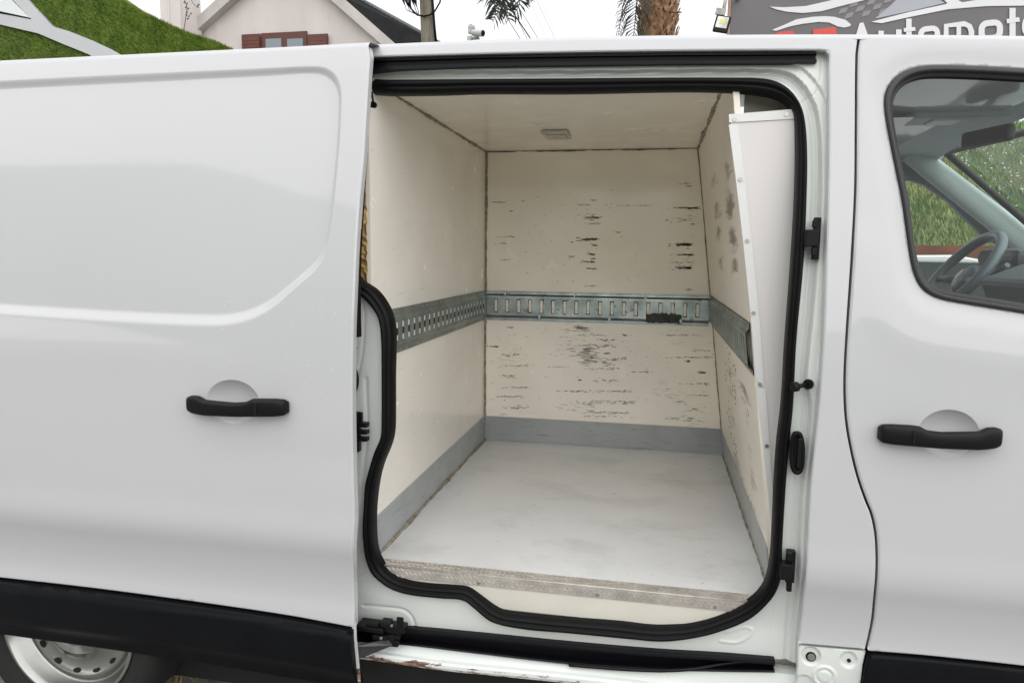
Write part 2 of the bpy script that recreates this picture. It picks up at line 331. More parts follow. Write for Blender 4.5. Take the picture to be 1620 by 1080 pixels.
def panel(name, outer, holes, f, m, parent, h=0.014, feats=(), fine=0.004, fw=0.02, flange=0.014, r=0.003, kind=None, label=None, step=0.008, holeflange=None, roundc=None, cons=()):
    outer = np.asarray(outer, float); holes = [np.asarray(c, float) for c in holes]
    loops = [outer]+holes
    def sdist(P):
        d = pdist(P, outer)
        for c in holes: d = np.minimum(d, pdist(P, c))
        return d
    def inreg(P):
        k = inside(P, outer)
        for c in holes: k &= ~inside(P, c)
        return k
    pts = []; edges = []
    for lp in loops:
        b = len(pts); n = len(lp); pts += [tuple(p) for p in lp]; edges += [(b+i, b+(i+1) % n) for i in range(n)]
    for lp in cons:
        lp = np.asarray(lp); b = len(pts); n = len(lp); pts += [tuple(p) for p in lp]; edges += [(b+i, b+(i+1) % n) for i in range(n)]
    nb = len(pts)
    extra = []
    if r > 0:
        for lp in loops:
            tn = np.roll(lp, -1, 0)-np.roll(lp, 1, 0); tn /= (np.linalg.norm(tn, axis=1)[:, None]+1e-9)
            nn = np.stack([tn[:, 1], -tn[:, 0]], 1)
            for dd in (r*.35, r*1.05):
                for sg in (1, -1):
                    Q = lp+nn*dd*sg; k = inreg(Q) & (sdist(Q) > dd*.9); extra.append(Q[k])
    lo, hi = outer.min(0), outer.max(0)
    def grid(hh):
        gx = np.arange(lo[0]+hh*.5, hi[0], hh); gz = np.arange(lo[1]+hh*.5, hi[1], hh)
        G = np.stack(np.meshgrid(gx, gz), -1).reshape(-1, 2).copy(); G[:, 0] += (np.round((G[:, 1]-lo[1])/hh) % 2)*hh*.5
        return G
    G = grid(h); G = G[inreg(G)]; d = sdist(G); G = G[d > max(h*.45, r*1.6)]
    if len(feats):
        fm = np.full(len(G), 9.0)
        for c, cl in feats: fm = np.minimum(fm, pdist(G, c, cl))
        G = G[fm > fw]
        F = grid(fine); F = F[inreg(F)]
        fm = np.full(len(F), 9.0)
        for c, cl in feats: fm = np.minimum(fm, pdist(F, c, cl))
        F = F[fm <= fw]; F = F[sdist(F) > max(fine*.5, r*1.5)]; extra.append(F)
    extra.append(G)
    if len(cons):
        ne = []
        for e_ in extra:
            if len(e_):
                dm = np.full(len(e_), 9.0)
                for c in cons: dm = np.minimum(dm, pdist(e_, np.asarray(c)))
                e_ = e_[dm > .0016]
            ne.append(e_)
        extra = ne
    for e in extra: pts += [tuple(p) for p in e]
    V, E, Fc, _, _, _ = delaunay_2d_cdt([Vector(p) for p in pts], edges, [], 0, 1e-6)
    P = np.array([(v.x, v.y) for v in V]); T = np.array([tuple(t) for t in Fc if len(t) == 3])
    cen = P[T].mean(1); T = T[inreg(cen)]
    def rdist(P):
        if roundc is None: return sdist(P)
        d = np.full(len(P), 9.0)
        for c in roundc: d = np.minimum(d, pdist(P, c, False))
        return d
    def ff(Q):
        y = f(Q)
        if r > 0:
            dd = rdist(Q); k = np.clip(dd, 0, r); y = y + (r-np.sqrt(np.maximum(0, r*r-(r-k)**2)))
        return y
    e = 4e-4
    Y = ff(P); dx = (f(P+[e, 0])-f(P-[e, 0]))/(2*e); dz = (f(P+[0, e])-f(P-[0, e]))/(2*e)
    Nn = np.stack([dx, -np.ones(len(P)), dz], 1)
    if r > 0:
        dd = rdist(P); near = dd < r*.9
        q = P[near]; gx = (rdist(q+[e, 0])-rdist(q-[e, 0]))/(2*e); gz = (rdist(q+[0, e])-rdist(q-[0, e]))/(2*e)
        s = np.clip(1-dd[near]/r, 0, .85); k = s/np.sqrt(1-s*s)
        Nn[near, 0] -= gx*k; Nn[near, 2] -= gz*k
    Nn /= np.linalg.norm(Nn, axis=1)[:, None]
    verts = [(P[i, 0], Y[i], P[i, 1]) for i in range(len(P))]
    norms = [tuple(x) for x in Nn]
    a, b, c = P[T[:, 0]], P[T[:, 1]], P[T[:, 2]]
    area = (b[:, 0]-a[:, 0])*(c[:, 1]-a[:, 1])-(b[:, 1]-a[:, 1])*(c[:, 0]-a[:, 0])
    T[area < 0] = T[area < 0][:, ::-1]
    faces = [tuple(int(i) for i in t) for t in T]
    for li, lp in enumerate(loops):
        fl = flange if li == 0 or holeflange is None else holeflange
        if fl == 0: continue
        y0 = f(lp)+(r if r > 0 else 0); n = len(lp); base = len(verts)
        tn = np.roll(lp, -1, 0)-np.roll(lp, 1, 0); tn /= (np.linalg.norm(tn, axis=1)[:, None]+1e-9)
        nn = np.stack([tn[:, 1], -tn[:, 0]], 1)
        q = inside(lp+nn*1e-3, lp).mean() > .5
        if q: nn = -nn                      # now pointing out of the loop
        if li > 0: nn = -nn
        for k in (0, 1):
            for i in range(n):
                verts.append((lp[i, 0], y0[i]+k*fl, lp[i, 1])); norms.append((nn[i, 0], 0, nn[i, 1]))
        for i in range(n):
            j = (i+1) % n; faces.append((base+i, base+j, base+n+j, base+n+i))
    me = bpy.data.meshes.new(name); me.from_pydata(verts, [], faces); me.update()
    for p in me.polygons: p.use_smooth = True
    me.normals_split_custom_set_from_vertices(norms)
    return link(name, me, m, parent, kind, label)

def loft_ring(name, A, B, yf, prof, m, parent, ns=12, label=None):
    """a band between two closed curves; prof(t) is its height towards the outside (t 0 at A, 1 at B)"""
    A = np.asarray(A); B = np.asarray(B); n = len(A)
    sb = np.concatenate([[0], np.cumsum(np.linalg.norm(np.roll(B, -1, 0)-B, axis=1))]); LB_ = sb[-1]
    Bc = np.vstack([B, B[:1]])
    par = []
    for a in A:
        d = B-a; i = int((d**2).sum(1).argmin()); best = None
        for j in (i-1, i):
            p, q = B[j % len(B)], B[(j+1) % len(B)]; t_ = np.clip(np.dot(a-p, q-p)/(np.dot(q-p, q-p)+1e-12), 0, 1); r_ = p+(q-p)*t_
            dd = ((a-r_)**2).sum()
            if best is None or dd < best[0]: best = (dd, sb[j % len(B)]+t_*np.linalg.norm(q-p))
        par.append(best[1])
    par = np.unwrap(np.array(par)*2*math.pi/LB_)
    for _ in range(30): par = (np.roll(np.append(par, 0)[:-1], 1)+2*par+np.roll(par, -1))/4 if False else np.concatenate([[par[0]], (par[:-2]+2*par[1:-1]+par[2:])/4, [par[-1]]])
    par = (par*LB_/(2*math.pi)) % LB_
    Bm = np.stack([np.interp(par, sb, Bc[:, 0]), np.interp(par, sb, Bc[:, 1])], 1)
    verts = []; faces = []; K = len(prof)
    for a, b in zip(A, Bm):
        for t_, h_ in prof:
            p = a+(b-a)*t_; verts.append((p[0], float(yf(np.array([p[1]]))[0])-h_, p[1]))
    for i in range(n):
        j = (i+1) % n
        for k in range(K-1): faces.append((i*K+k, j*K+k, j*K+k+1, i*K+k+1))
    bm = bmesh.new(); vv = [bm.verts.new(v) for v in verts]
    for f in faces: bm.faces.new([vv[q] for q in f])
    bmesh.ops.recalc_face_normals(bm, faces=bm.faces[:])
    return bm_obj(name, bm, m, parent, smooth=True, label=label)
def rect(x0, x1, z0, z1, st): return resample([(x0, z0), (x1, z0), (x1, z1), (x0, z1)], st, True, False)
def dedupe_join(*parts):
    out = []
    for p in parts:
        for q in p:
            q = (float(q[0]), float(q[1]))
            if not out or (q[0]-out[-1][0])**2+(q[1]-out[-1][1])**2 > 1e-7: out.append(q)
    if (out[0][0]-out[-1][0])**2+(out[0][1]-out[-1][1])**2 < 1e-7: out.pop()
    return out

# ================================================================== GROUND, HILLS
GRAVEL = mat('wet_asphalt', (0.20, 0.20, 0.195), 0.75, col2=(0.27, 0.265, 0.25), vscale=0.7, bump=0.01, bscale=30)
overlay(GRAVEL, (0.28, 0.25, 0.19), lambda t, v: math_(t, 'MULTIPLY', ramp_(t, noise_(t, v, 24, detail=6), .55, .65), .6))
bm = bmesh.new(); bmesh.ops.create_grid(bm, x_segments=2, y_segments=2, size=600)
tagtop(bm_obj('ground', bm, GRAVEL), kind='structure')
HILLM = mat('hillside_vegetation', (0.13, 0.19, 0.05), 0.9, col2=(0.06, 0.095, 0.035), vscale=1.1, bump=0.15, bscale=3.0, lo=.42, hi=.6)
overlay(HILLM, (0.15, 0.125, 0.065), lambda t, v: math_(t, 'MULTIPLY', ramp_(t, noise_(t, v, 1.7, (1, 1, 2), 6, .7, (3,3,3)), .5, .68), .6))
def hill(name, x0, x1, y0, y1, zt, nx=150, ny=60, sgn=1):
    bm = bmesh.new(); g = []
    from mathutils import noise
    for j in range(ny+1):
        row = []
        for i in range(nx+1):
            x = x0+(x1-x0)*i/nx; s = j/ny; y = y0+(y1-y0)*s
            z = -0.05+zt*(1-(1-s)**1.6)
            if sgn < 0: z += max(0.0, min(8.0, (-3.2-x)*1.05))*min(1.0, .25+s*6)
            z += s*(noise.noise((x*.25, y*.25, 3))*.9+noise.noise((x*.9, y*.9, 8))*.35+noise.noise((x*3, y*3, 5))*.16)
            row.append(bm.verts.new((x, y, z)))
        g.append(row)
    for j in range(ny):
        for i in range(nx):
            q = (g[j][i], g[j][i+1], g[j+1][i+1], g[j+1][i])
            bm.faces.new(q if sgn > 0 else tuple(reversed(q)))
    return tagtop(bm_obj(name, bm, HILLM, smooth=True), kind='structure')
hill('hillside', 0.5, 32.0, 9.0, 26.0, 5.6)
hill('offscreen_hill', -45, 45, -9.5, -30, 3.6, 180, 60, -1)  # unseen bank added behind the camera, left rise shaped for the door's reflection

# leaves and grass clumps on the bank seen through the cab windows
LEAF = mat('bank_leaves', (0.11, 0.185, 0.045), 0.8, col2=(0.22, 0.26, 0.09), vscale=0.8, lo=.4, hi=.6)
from mathutils import noise as mnoise
def bank_z(x, y):
    s = (y-9.0)/17.0
    z = -0.05+5.6*(1-(1-s)**1.6)
    return z+s*(mnoise.noise((x*.25, y*.25, 3))*.9+mnoise.noise((x*.9, y*.9, 8))*.35+mnoise.noise((x*3, y*3, 5))*.16)
vs, fs = [], []
for k in range(60000):
    y = 9.0+17*random.random()**1.25; x = random.uniform(.28, .62)*(y+1.7); z = bank_z(x, y)
    L = random.uniform(.04, .13)*(1+(y-9)*.06); a = random.uniform(0, 6.28); w_ = L*.16
    dx, dy = math.cos(a), math.sin(a); tip = (x+dx*L*.55, y+dy*L*.55, z+L)
    b = len(vs); vs += [(x-dy*w_, y+dx*w_, z-.02), (x+dy*w_, y-dx*w_, z-.02), tip]; fs.append((b, b+1, b+2))
me = bpy.data.meshes.new('bank_grass'); me.from_pydata(vs, [], fs); me.update()
tagtop(link('bank_grass', me, LEAF), 'rough green undergrowth on the bank beyond the cab', 'undergrowth', 'stuff')

# ================================================================== VAN
van = thing('cargo_van', (0.3, 0.98, 0.0), 'white panel van parked side-on with its sliding door open on an empty cream load box', 'van')
DOFF = -0.065                 # the opened door rides outside the body side
X = lambda px, py, off=0.0: on_side(px, py, off)

# ---- seal contours
SEAL_OUT = [(556,127),(620,127),(760,126),(900,125),(1050,124),(1150,124),(1205,125),(1230,131),(1250,145),(1264,165),(1272,190),(1276,240),(1275,320),(1270,420),(1259,540),(1254,640),(1248,700),(1243,760),(1237,860),(1233,918),(1219,944),(1185,975),(1133,996),(1081,1007),(1045,1010),(1004,1007),(900,997),(831,991),(779,979),(753,959),(735,946),(701,943),(650,937),(624,929),(606,918),(590,902),(581,879),(577,848),(578,800),(580,764),(586,740),(595,711),(604,690),(606,660),(606,594),(605,539),(601,505),(590,486),(573,469),(556,458),(545,440),(540,300),(541,180),(546,140)]
SEAL_IN = [(575,149),(620,150),(700,149),(760,147),(900,147),(1050,144),(1120,144),(1180,147),(1225,154),(1244,164),(1255,177),(1259,200),(1260,250),(1258,320),(1252,420),(1243,540),(1237,640),(1230,700),(1226,760),(1222,850),(1216,905),(1208,928),(1193,946),(1172,960),(1133,977),(1094,988),(1061,991),(1030,991),(978,985),(900,979),(831,972),(795,967),(779,958),(758,941),(740,929),(715,926),(675,923),(640,917),(620,908),(605,894),(595,870),(592,836),(593,796),(598,759),(605,733),(616,706),(621,685),(622,650),(622,594),(623,553),(623,525),(618,497),(607,475),(593,458),(575,446),(566,436),(562,420),(560,300),(561,190),(566,157)]
SO = resample(side_xz(SEAL_OUT, .055), .010); SI = resample(side_xz(SEAL_IN, .055), .010)
prof = [(-.02, -.012), (0.0, .004), (.06, .014), (.16, .022), (.30, .026), (.44, .0245), (.52, .019), (.56, .016), (.62, .018), (.74, .017), (.88, .012), (.97, .003), (1.0, -.006), (1.0, -.022)]
loft_ring('door_seal', SO, SI, lambda z: yb(z)+.055, prof, RUBBER, van)

# ---- jamb sheet round the opening
JOUT = [(470,90),(760,79),(900,77),(1200,74),(1316,74),(1318,110),(1317,250),(1314,400),(1309,540),(1302,640),(1289,770),(1281,900),(1272,1000),(1268,1044),(1180,1041),(1040,1029),(900,1017),(760,1004),(640,992),(560,982),(470,972)]
JX = resample(side_xz(JOUT, .05), .012, True, False)
SOi = resample(side_xz(SEAL_OUT, .055), .012)
cen = SOi.mean(0)
def shrink(C, d):
    tn = np.roll(C, -1, 0)-np.roll(C, 1, 0); tn /= (np.linalg.norm(tn, axis=1)[:, None]+1e-9)
    nn = np.stack([tn[:, 1], -tn[:, 0]], 1)
    if inside(C+nn*1e-3, C).mean() < .5: nn = -nn
    return C+nn*d
JH = shrink(SOi, .006)
grooves = []      # (curve xz, depth, width, closed)
def groove(pts, depth, width, smooth=True): grooves.append((resample(side_xz(pts, .05), .01, False, smooth), depth, width))
groove([(575,958),(610,961),(638,965),(650,975),(656,990),(658,1004)], .003, .0045)
groove([(556,916),(575,910),(592,897)], .0016, .0022)
groove([(1140,1014),(1165,1016),(1185,1006),(1190,996),(1178,992),(1150,1000)], -.0022, .004)
groove([(1262,165),(1275,158),(1288,150),(1294,130),(1296,100)], .0014, .0022)
groove([(1225,952),(1217,1000),(1215,1040)], .0010, .0020, False)
groove([(560,620),(572,560),(576,500),(573,480)], .002, .004)
groove([(578,600),(580,680),(573,760),(568,850)], .003, .006)
STEPC = resample(side_xz([(470,116),(900,115),(1100,113),(1200,113),(1245,118),(1270,138),(1286,165),(1294,200),(1297,260),(1296,330),(1289,430),(1283,500),(1277,560),(1274,600),(1281,640),(1279,680),(1269,760),(1264,850),(1260,930),(1254,1000),(1250,1060)], .05), .01, False)
STEPPOLY = np.vstack([STEPC, [(STEPC[-1][0]-.0, -.3), (-2.0, -.3), (-2.0, STEPC[0][1])]])
def f_jamb(P):
    z = P[:, 1]; y = yb(z)+.052
    dS = pdist(P, STEPC, False); ins = inside(P, STEPPOLY); s = np.where(ins, -dS, dS)
    y = y - .016*sm((s+.004)/.008)                      # outside the step curve it comes forward
    y = y + .004*np.exp(-((s+.012)/.005)**2)             # hollow running along it
    y = y - .008*sm((s-.020)/.006)
    for c, dep, wd in grooves:
        y = y + dep*np.exp(-(pdist(P, c, False)/wd)**2)
    return y
panel('door_jamb', JX, [JH], f_jamb, JAMB, van, h=.014, r=0, flange=0, holeflange=.05, feats=[(STEPC, False)]+[(c, False) for c, _, _ in grooves], fine=.0034, fw=.034)

# ---- body skin: roof rail + B-pillar in one, opening cut out of it
ROOF = [(-120,116),(0,109),(150,102),(300,95),(450,87),(600,76),(760,69.5),(900,65),(1050,63),(1200,62),(1357,62)]
OPEN_TOP = [(470,95),(585,90),(760,85),(900,82),(1050,80),(1200,79),(1298,79)]
OPEN_R = [(1307,80),(1312,86),(1312,110),(1312,250),(1308,400),(1303,540),(1296,640),(1283,770),(1276,900),(1267,985),(1263,1018)]
SEAM = [(1359,63),(1356,90),(1355,200),(1354,300),(1349,400),(1341,520),(1337,600),(1339,660),(1347,710),(1358,755),(1370,790),(1380,815),(1386,845),(1388,880),(1386,930),(1381,980),(1375,1010),(1371,1027)]
ot = resample(side_xz(OPEN_TOP), .012, False); orr = resample(side_xz(OPEN_R), .012, False)
rf = resample(side_xz(ROOF), .014, False); sB = resample(side_xz([(x-2.2, y) for x, y in SEAM]), .010, False)
low = resample(side_xz([(1369,1027),(1263,1018)]), .012, False, False)
sk = dedupe_join(rf[np.array(rf)[:, 0] > side_xz([(470, 90)])[0][0]], sB, low, orr[::-1], ot[::-1])
f_body = lambda P: yb(P[:, 1])
panel('body_side', sk, [], f_body, PAINT, van, h=.018, r=.004, flange=.045, roundc=[sB, low, orr, ot])
# recessed plate under the B-pillar with its fasteners
pl = resample(side_xz([(1264,1021),(1370,1030),(1365,1052),(1361,1085),(1356,1150),(1256,1150),(1262,1060)], .006), .010, True, False)
c1 = side_xz([(1283,1038)], .006)[0]; c2 = side_xz([(1343,1044)], .006)[0]; c3 = side_xz([(1304,1069)], .006)[0]; c4 = side_xz([(1272,1080)], .006)[0]
def f_plate(P):
    y = yb(P[:, 1])+.007
    for c, rr, dp in ((c1, .024, .006), (c2, .021, .006), (c3, .030, -.004), (c4, .022, .005)):
        d = np.hypot(P[:, 0]-c[0], P[:, 1]-c[1]); y = y+dp*sm((rr-d)/.007)
    d = np.hypot(P[:, 0]-c3[0], P[:, 1]-c3[1]); y = y+.003*np.exp(-((d-.017)/.003)**2)
    return y
panel('pillar_foot_plate', pl, [], f_plate, JAMB, van, h=.0034, r=.002, flange=.02, fine=.004)
def stud(px, py, off, r, m, name='bolt', h=.004, parent=van):
    bm = bmesh.new(); p = on_side(px, py, off); add_disc(bm, p, (0, -1, 0), r, h); return bm_obj(name, bm, m, parent)
stud(1283, 1038, .011, .0115, RUBBER, 'fastener_ring', .003); stud(1283.5, 1038.5, .009, .0085, SCREW, 'bolt', .004)
stud(1343, 1044, .0125, .0045, DARK, 'hole_plug', .003)
# dark gap floor behind the seam and the deep front pillar under it
bm = bmesh.new(); prism(bm, [on_side(x+dx, y, .03) for x, y, dx in [(1345,70,0),(1372,70,0),(1370,400,0),(1350,600,0),(1372,740,0),(1402,830,0),(1404,900,0),(1388,1030,0),(1372,1150,0),(1345,1150,0),(1352,1020,0),(1366,900,0),(1364,830,0),(1340,740,0),(1322,600,0),(1330,480,0),(1340,300,0)]], (0, .01, 0))
bm_obj('seam_rubber', bm, DARK, van)

# ---- roof: rolled edge over the rail and a crowned roof
def roof_strip(curve, m, name, parent, off=0.0, y_in=1.0):
    bm = bmesh.new(); rows = []
    for (x, z) in curve:
        y0 = float(yb(z))+off; sl = (float(yb(z+.01))-float(yb(z-.01)))/.02      # dy/dz
        row = []; a0 = math.atan2(1, sl)            # elevation of the tangent
        R = .022; p = np.array([y0, z]); a = a0; steps = 9
        row.append(bm.verts.new((x, p[0], p[1])))
        for k in range(steps):
            da = (a0-.03)/steps; a -= da*.5; p = p+np.array([math.cos(a), math.sin(a)])*R*da; a -= da*.5
            row.append(bm.verts.new((x, p[0], p[1])))
        for k in range(1, 7):
            s = k/6; row.append(bm.verts.new((x, p[0]+(y_in-p[0])*s, p[1]+.010*math.sin(s*math.pi/2))))
        rows.append(row)
    for a, b in zip(rows[:-1], rows[1:]):
        for k in range(len(a)-1): bm.faces.new((a[k], b[k], b[k+1], a[k+1]))
    return bm_obj(name, bm, m, parent, smooth=True)
xs = np.linspace(side_xz([(-200, 108)])[0][0], side_xz([(1700, 62)])[0][0]+.25, 90)
ROOF_ALL = np.array(side_xz([(-200,120),(-120,116)]+ROOF[1:]+[(1480,63),(1620,65),(1700,67)]))
rz = np.interp(xs, ROOF_ALL[:, 0], ROOF_ALL[:, 1])
k = np.array([.25, .5, .25])
for _ in range(6): rz[1:-1] = np.convolve(rz, k, 'valid')
roof_strip(list(zip(xs, rz)), PAINT, 'roof', van, 0.0, .98)
# far half of the roof and the far body side, plain
bm = bmesh.new()
xa, xb_, zt = float(xs[0]), float(xs[-1]), float(rz.min())+.012
for (p, q) in (((.98, zt), (1.70, zt-.02)), ((1.70, zt-.02), (1.84, zt-.13))):
    vv = [bm.verts.new((xa, *p)), bm.verts.new((xb_-.15, *p)), bm.verts.new((xb_-.15, *q)), bm.verts.new((xa, *q))]; bm.faces.new(vv)
vv = [bm.verts.new((xa, 1.84, zt-.13)), bm.verts.new((.62, 1.84, zt-.13)), bm.verts.new((.62, 1.96, 1.1)), bm.verts.new((.62, 1.94, .35)), bm.verts.new((xa, 1.94, .35)), bm.verts.new((xa, 1.96, 1.1))]; bm.faces.new(vv)
bm_obj('far_side', bm, PAINT, van)

# ---- black upper track
bm = bmesh.new()
tr = [(540,97),(620,93),(760,89),(900,87),(1050,85),(1200,84),(1292,83)]
trb = [(540,115),(620,110),(760,105),(900,103),(1050,101),(1200,100),(1292,99)]
A_ = [on_side(a, b, .012) for a, b in tr]; B_ = [on_side(a, b, .016) for a, b in trb]
rows = []
for a, b in zip(A_, B_):
    mid = (a+b)/2
    rows.append([bm.verts.new(v) for v in (a+Vector((0, .04, 0)), a, a+(b-a)*.16, a+(b-a)*.2+Vector((0, .008, 0)), a+(b-a)*.62+Vector((0, .010, 0)), a+(b-a)*.68, b, b+Vector((0, .04, 0)))])
for a, b in zip(rows[:-1], rows[1:]):
    for k in range(7): bm.faces.new((a[k], b[k], b[k+1], a[k+1]))
bm.faces.new(rows[-1]); bm_obj('upper_track', bm, RAILBLK, van)

# ---- lower rail, step and sill
RT = [(556,990),(640,994),(760,1005),(900,1019),(1040,1031),(1140,1037),(1226,1044)]
RB = [(556,1012),(640,1018),(760,1032),(900,1048),(1000,1056),(1060,1059),(1110,1054),(1160,1047),(1226,1063)]
rt = resample(side_xz(RT, .035), .02, False); rb = resample(side_xz(RB[:6]+[(1226,1063)], .035), .02, False)
bm = bmesh.new(); rows = []
xsr = np.linspace(rt[0][0], rt[-1][0], 60)
zt_ = np.interp(xsr, rt[:, 0], rt[:, 1]); zb_ = np.interp(xsr, rb[:, 0], rb[:, 1])
for x, a, b in zip(xsr, zt_, zb_):
    y0 = float(yb(a)); s = sm((x-(xsr[-1]-.36))/.30); k = .030+.05*float(s)
    prof = [(y0+.075, a+.001), (y0+.036, a+.001), (y0+.030, a-.003), (y0+.029, a-.008), (y0+.034, a-.010), (y0+.050, a-.012), (y0+.052, b+.010), (y0+.032, b+.008), (y0+k*0+.029, b+.005), (y0+.033, b+.0015), (y0+.075, b+.0015)]
    rows.append([bm.verts.new((x, p, q)) for p, q in prof])
for a, b in zip(rows[:-1], rows[1:]):
    for k in range(len(a)-1): bm.faces.new((a[k], b[k], b[k+1], a[k+1]))
bm_obj('lower_rail', bm, RAILBLK, van)
# the curved inner lip of the rail near the pillar
bm = bmesh.new()
cv = resample([(*on_side(a, b, o),) for a, b, o in [(900,1051,.022),(990,1058,.020),(1050,1060,.022),(1100,1057,.030),(1140,1050,.042),(1180,1046,.055),(1225,1050,.065)]], .02, False)
add_tube(bm, [Vector(c) for c in cv], .0045, 8); bm_obj('rail_lip', bm, PLASTIC, van)
# the ledge: from the rail forward to the worn lip, then down
LEDGE = [(540,1028),(600,1036),(700,1050),(800,1060),(900,1070),(1000,1081),(1120,1096),(1262,1112)]
lf = resample([(*on_side(a, b, .004),) for a, b in LEDGE], .02, False)
bm = bmesh.new(); rows = []
for p in lf:
    zb = float(np.interp(p[0], rb[:, 0], rb[:, 1])); y0 = float(yb(zb))
    r0 = [(y0+.075, zb), (y0+.034, zb)]
    yl, zl = p[1], p[2]
    r1 = [(yl+.012, zl+.0045), (yl+.004, zl+.0015), (yl+.0005, zl-.004), (yl, zl-.012), (yl+.004, zl-.020), (yl+.03, zl-.022)]
    rows.append([bm.verts.new((p[0], a, b)) for a, b in r0+r1])
for a, b in zip(rows[:-1], rows[1:]):
    for k in range(len(a)-1): bm.faces.new((a[k], b[k], b[k+1], a[k+1]))
zl0 = float(np.interp(0, lf[:, 0], lf[:, 2]))
SLOPE = (lf[-1][2]-lf[0][2])/(lf[-1][0]-lf[0][0])
def rust(t, v):
    sx = N(t, 'ShaderNodeSeparateXYZ'); t.links.new(v, sx.inputs[0])
    zz = math_(t, 'SUBTRACT', sx.outputs[2], math_(t, 'ADD', zl0, math_(t, 'MULTIPLY', sx.outputs[0], float(SLOPE))))
    edge = ramp_(t, zz, .012, -.012)
    lft = ramp_(t, sx.outputs[0], -.15, -.75)
    n = noise_(t, v, 14, (1, 2, 3), 8, .72)
    thr = math_(t, 'SUBTRACT', .80, math_(t, 'ADD', math_(t, 'MULTIPLY', edge, .26), math_(t, 'MULTIPLY', math_(t, 'MULTIPLY', lft, edge), .12)))
    return math_(t, 'MULTIPLY', math_(t, 'SUBTRACT', n, thr), 22, clamp=True)
overlay(SILL, (0.34, 0.22, 0.16), rust)
overlay(SILL, (0.10, 0.045, 0.03), lambda t, v: math_(t, 'MULTIPLY', rust(t, v), ramp_(t, noise_(t, v, 30, (1, 1, 2), 6, .7, (2,2,2)), .46, .54)))
bm_obj('step_sill', bm, SILL, van, smooth=False)
# underbody, dark, behind the sill
bm = bmesh.new(); add_box(bm, (0.0, .17, .22), (2.9, .14, .24)); add_box(bm, (0.1, 1.0, .30), (3.6, 1.5, .10)); bm_obj('underbody', bm, DARK, van)

# ================================================================== LOAD BOX
YB = 1.39
ZF = on_y(766, 697, YB).z*.5+on_y(1145, 717, YB).z*.5
ZC = on_y(769, 237, YB).z*.5+on_y(1105, 237, YB).z*.5
XL = on_y(767, 450, YB).x
XRB, XRT = on_y(1145, 717, YB).x, on_y(1105, 237, YB).x
lean = (XRT-XRB)/(ZC-ZF)
xr = lambda z: XRB+lean*(z-ZF)
YF = .0475
print('box', YB, ZF, ZC, XL, XRB, XRT)
T_ = .045
def slab(name, pts, n, m, label=None, T_=T_):
    bm = bmesh.new(); prism(bm, pts, Vector(n)*T_); bmesh.ops.recalc_face_normals(bm, faces=bm.faces[:]); return bm_obj(name, bm, m, van, label=label)
slab('back_wall_panel', [(XL-.04, YB, ZF-.04), (XRB+.04, YB, ZF-.04), (XRT+.04, YB, ZC+.005), (XL-.04, YB, ZC+.005)], (0, 1, 0), GRP_BACK, 'cream far wall of the load box with rows of dark scuffs')
YLF = on_x(585, 300, XL).y
slab('left_wall_panel', [(XL, YB-.001, ZF-.04), (XL, YB-.001, ZC+.005), (XL, YLF, ZC+.005), (XL, YLF, ZF-.04)], (-1, 0, 0), GRP_LEFT, 'glossy cream partition at the rear of the load box')
YRF = .115
slab('right_wall_panel', [(xr(ZF-.04), YRF, ZF-.04), (xr(ZF-.04), YB-.001, ZF-.04), (xr(ZC+.04), YB-.001, ZC+.04), (xr(ZC+.04), .19, ZC+.04), (xr(ZC-.04), YRF, ZC-.04)], (1, 0, 0), GRP_RIGHT, 'scuffed cream bulkhead wall of the load box', .014)
slab('ceiling_panel', [(XL-.001, .145, ZC), (XRT+.02, .145, ZC), (XRT+.02, YB-.002, ZC), (XL-.001, YB-.002, ZC)], (0, 0, 1), GRP_CEIL, None, .010)
slab('floor_panel', [(XL-.001, YF, ZF), (XRB+.02, YF, ZF), (XRB+.02, YB-.002, ZF), (XL-.001, YB-.002, ZF)], (0, 0, -1), FLOORM, 'mottled grey floor of the load box')
# foam core showing at the partition's end
bm = bmesh.new(); fz0, fz1 = on_y(575, 446, YLF).z-.05, on_y(585, 150, YLF).z+.02
nz = 70; W_ = .055
g = []
for j in range(nz+1):
    z = fz0+(fz1-fz0)*j/nz; row = []
    for i in range(7):
        x = XL-.004-W_*i/6; row.append(bm.verts.new((x, YLF-.014+random.uniform(-.006, .006), z+random.uniform(-.002, .002))))
    g.append(row)
for j in range(nz):
    for i in range(6): bm.faces.new((g[j][i], g[j+1][i], g[j+1][i+1], g[j][i+1]))
bm_obj('foam_core', bm, FOAM, van)
# white step between threshold and seal, and liners closing the gap round the opening
bm = bmesh.new()
vv = [(-.80, YF-.011, ZF-.022), (.42, YF-.011, ZF-.022), (.42, YF-.008, ZF-.085), (-.80, YF-.008, ZF-.085)]
f = bm.faces.new([bm.verts.new(v) for v in vv]); 
vv = [(-.80, YF-.008, ZF-.0855), (.42, YF-.008, ZF-.0855), (.42, YF+.03, ZF-.20), (-.80, YF+.03, ZF-.20)]
f = bm.faces.new([bm.verts.new(v) for v in vv]); bmesh.ops.recalc_face_normals(bm, faces=bm.faces[:])
bm_obj('threshold_step', bm, CREAM_PAINT, van)
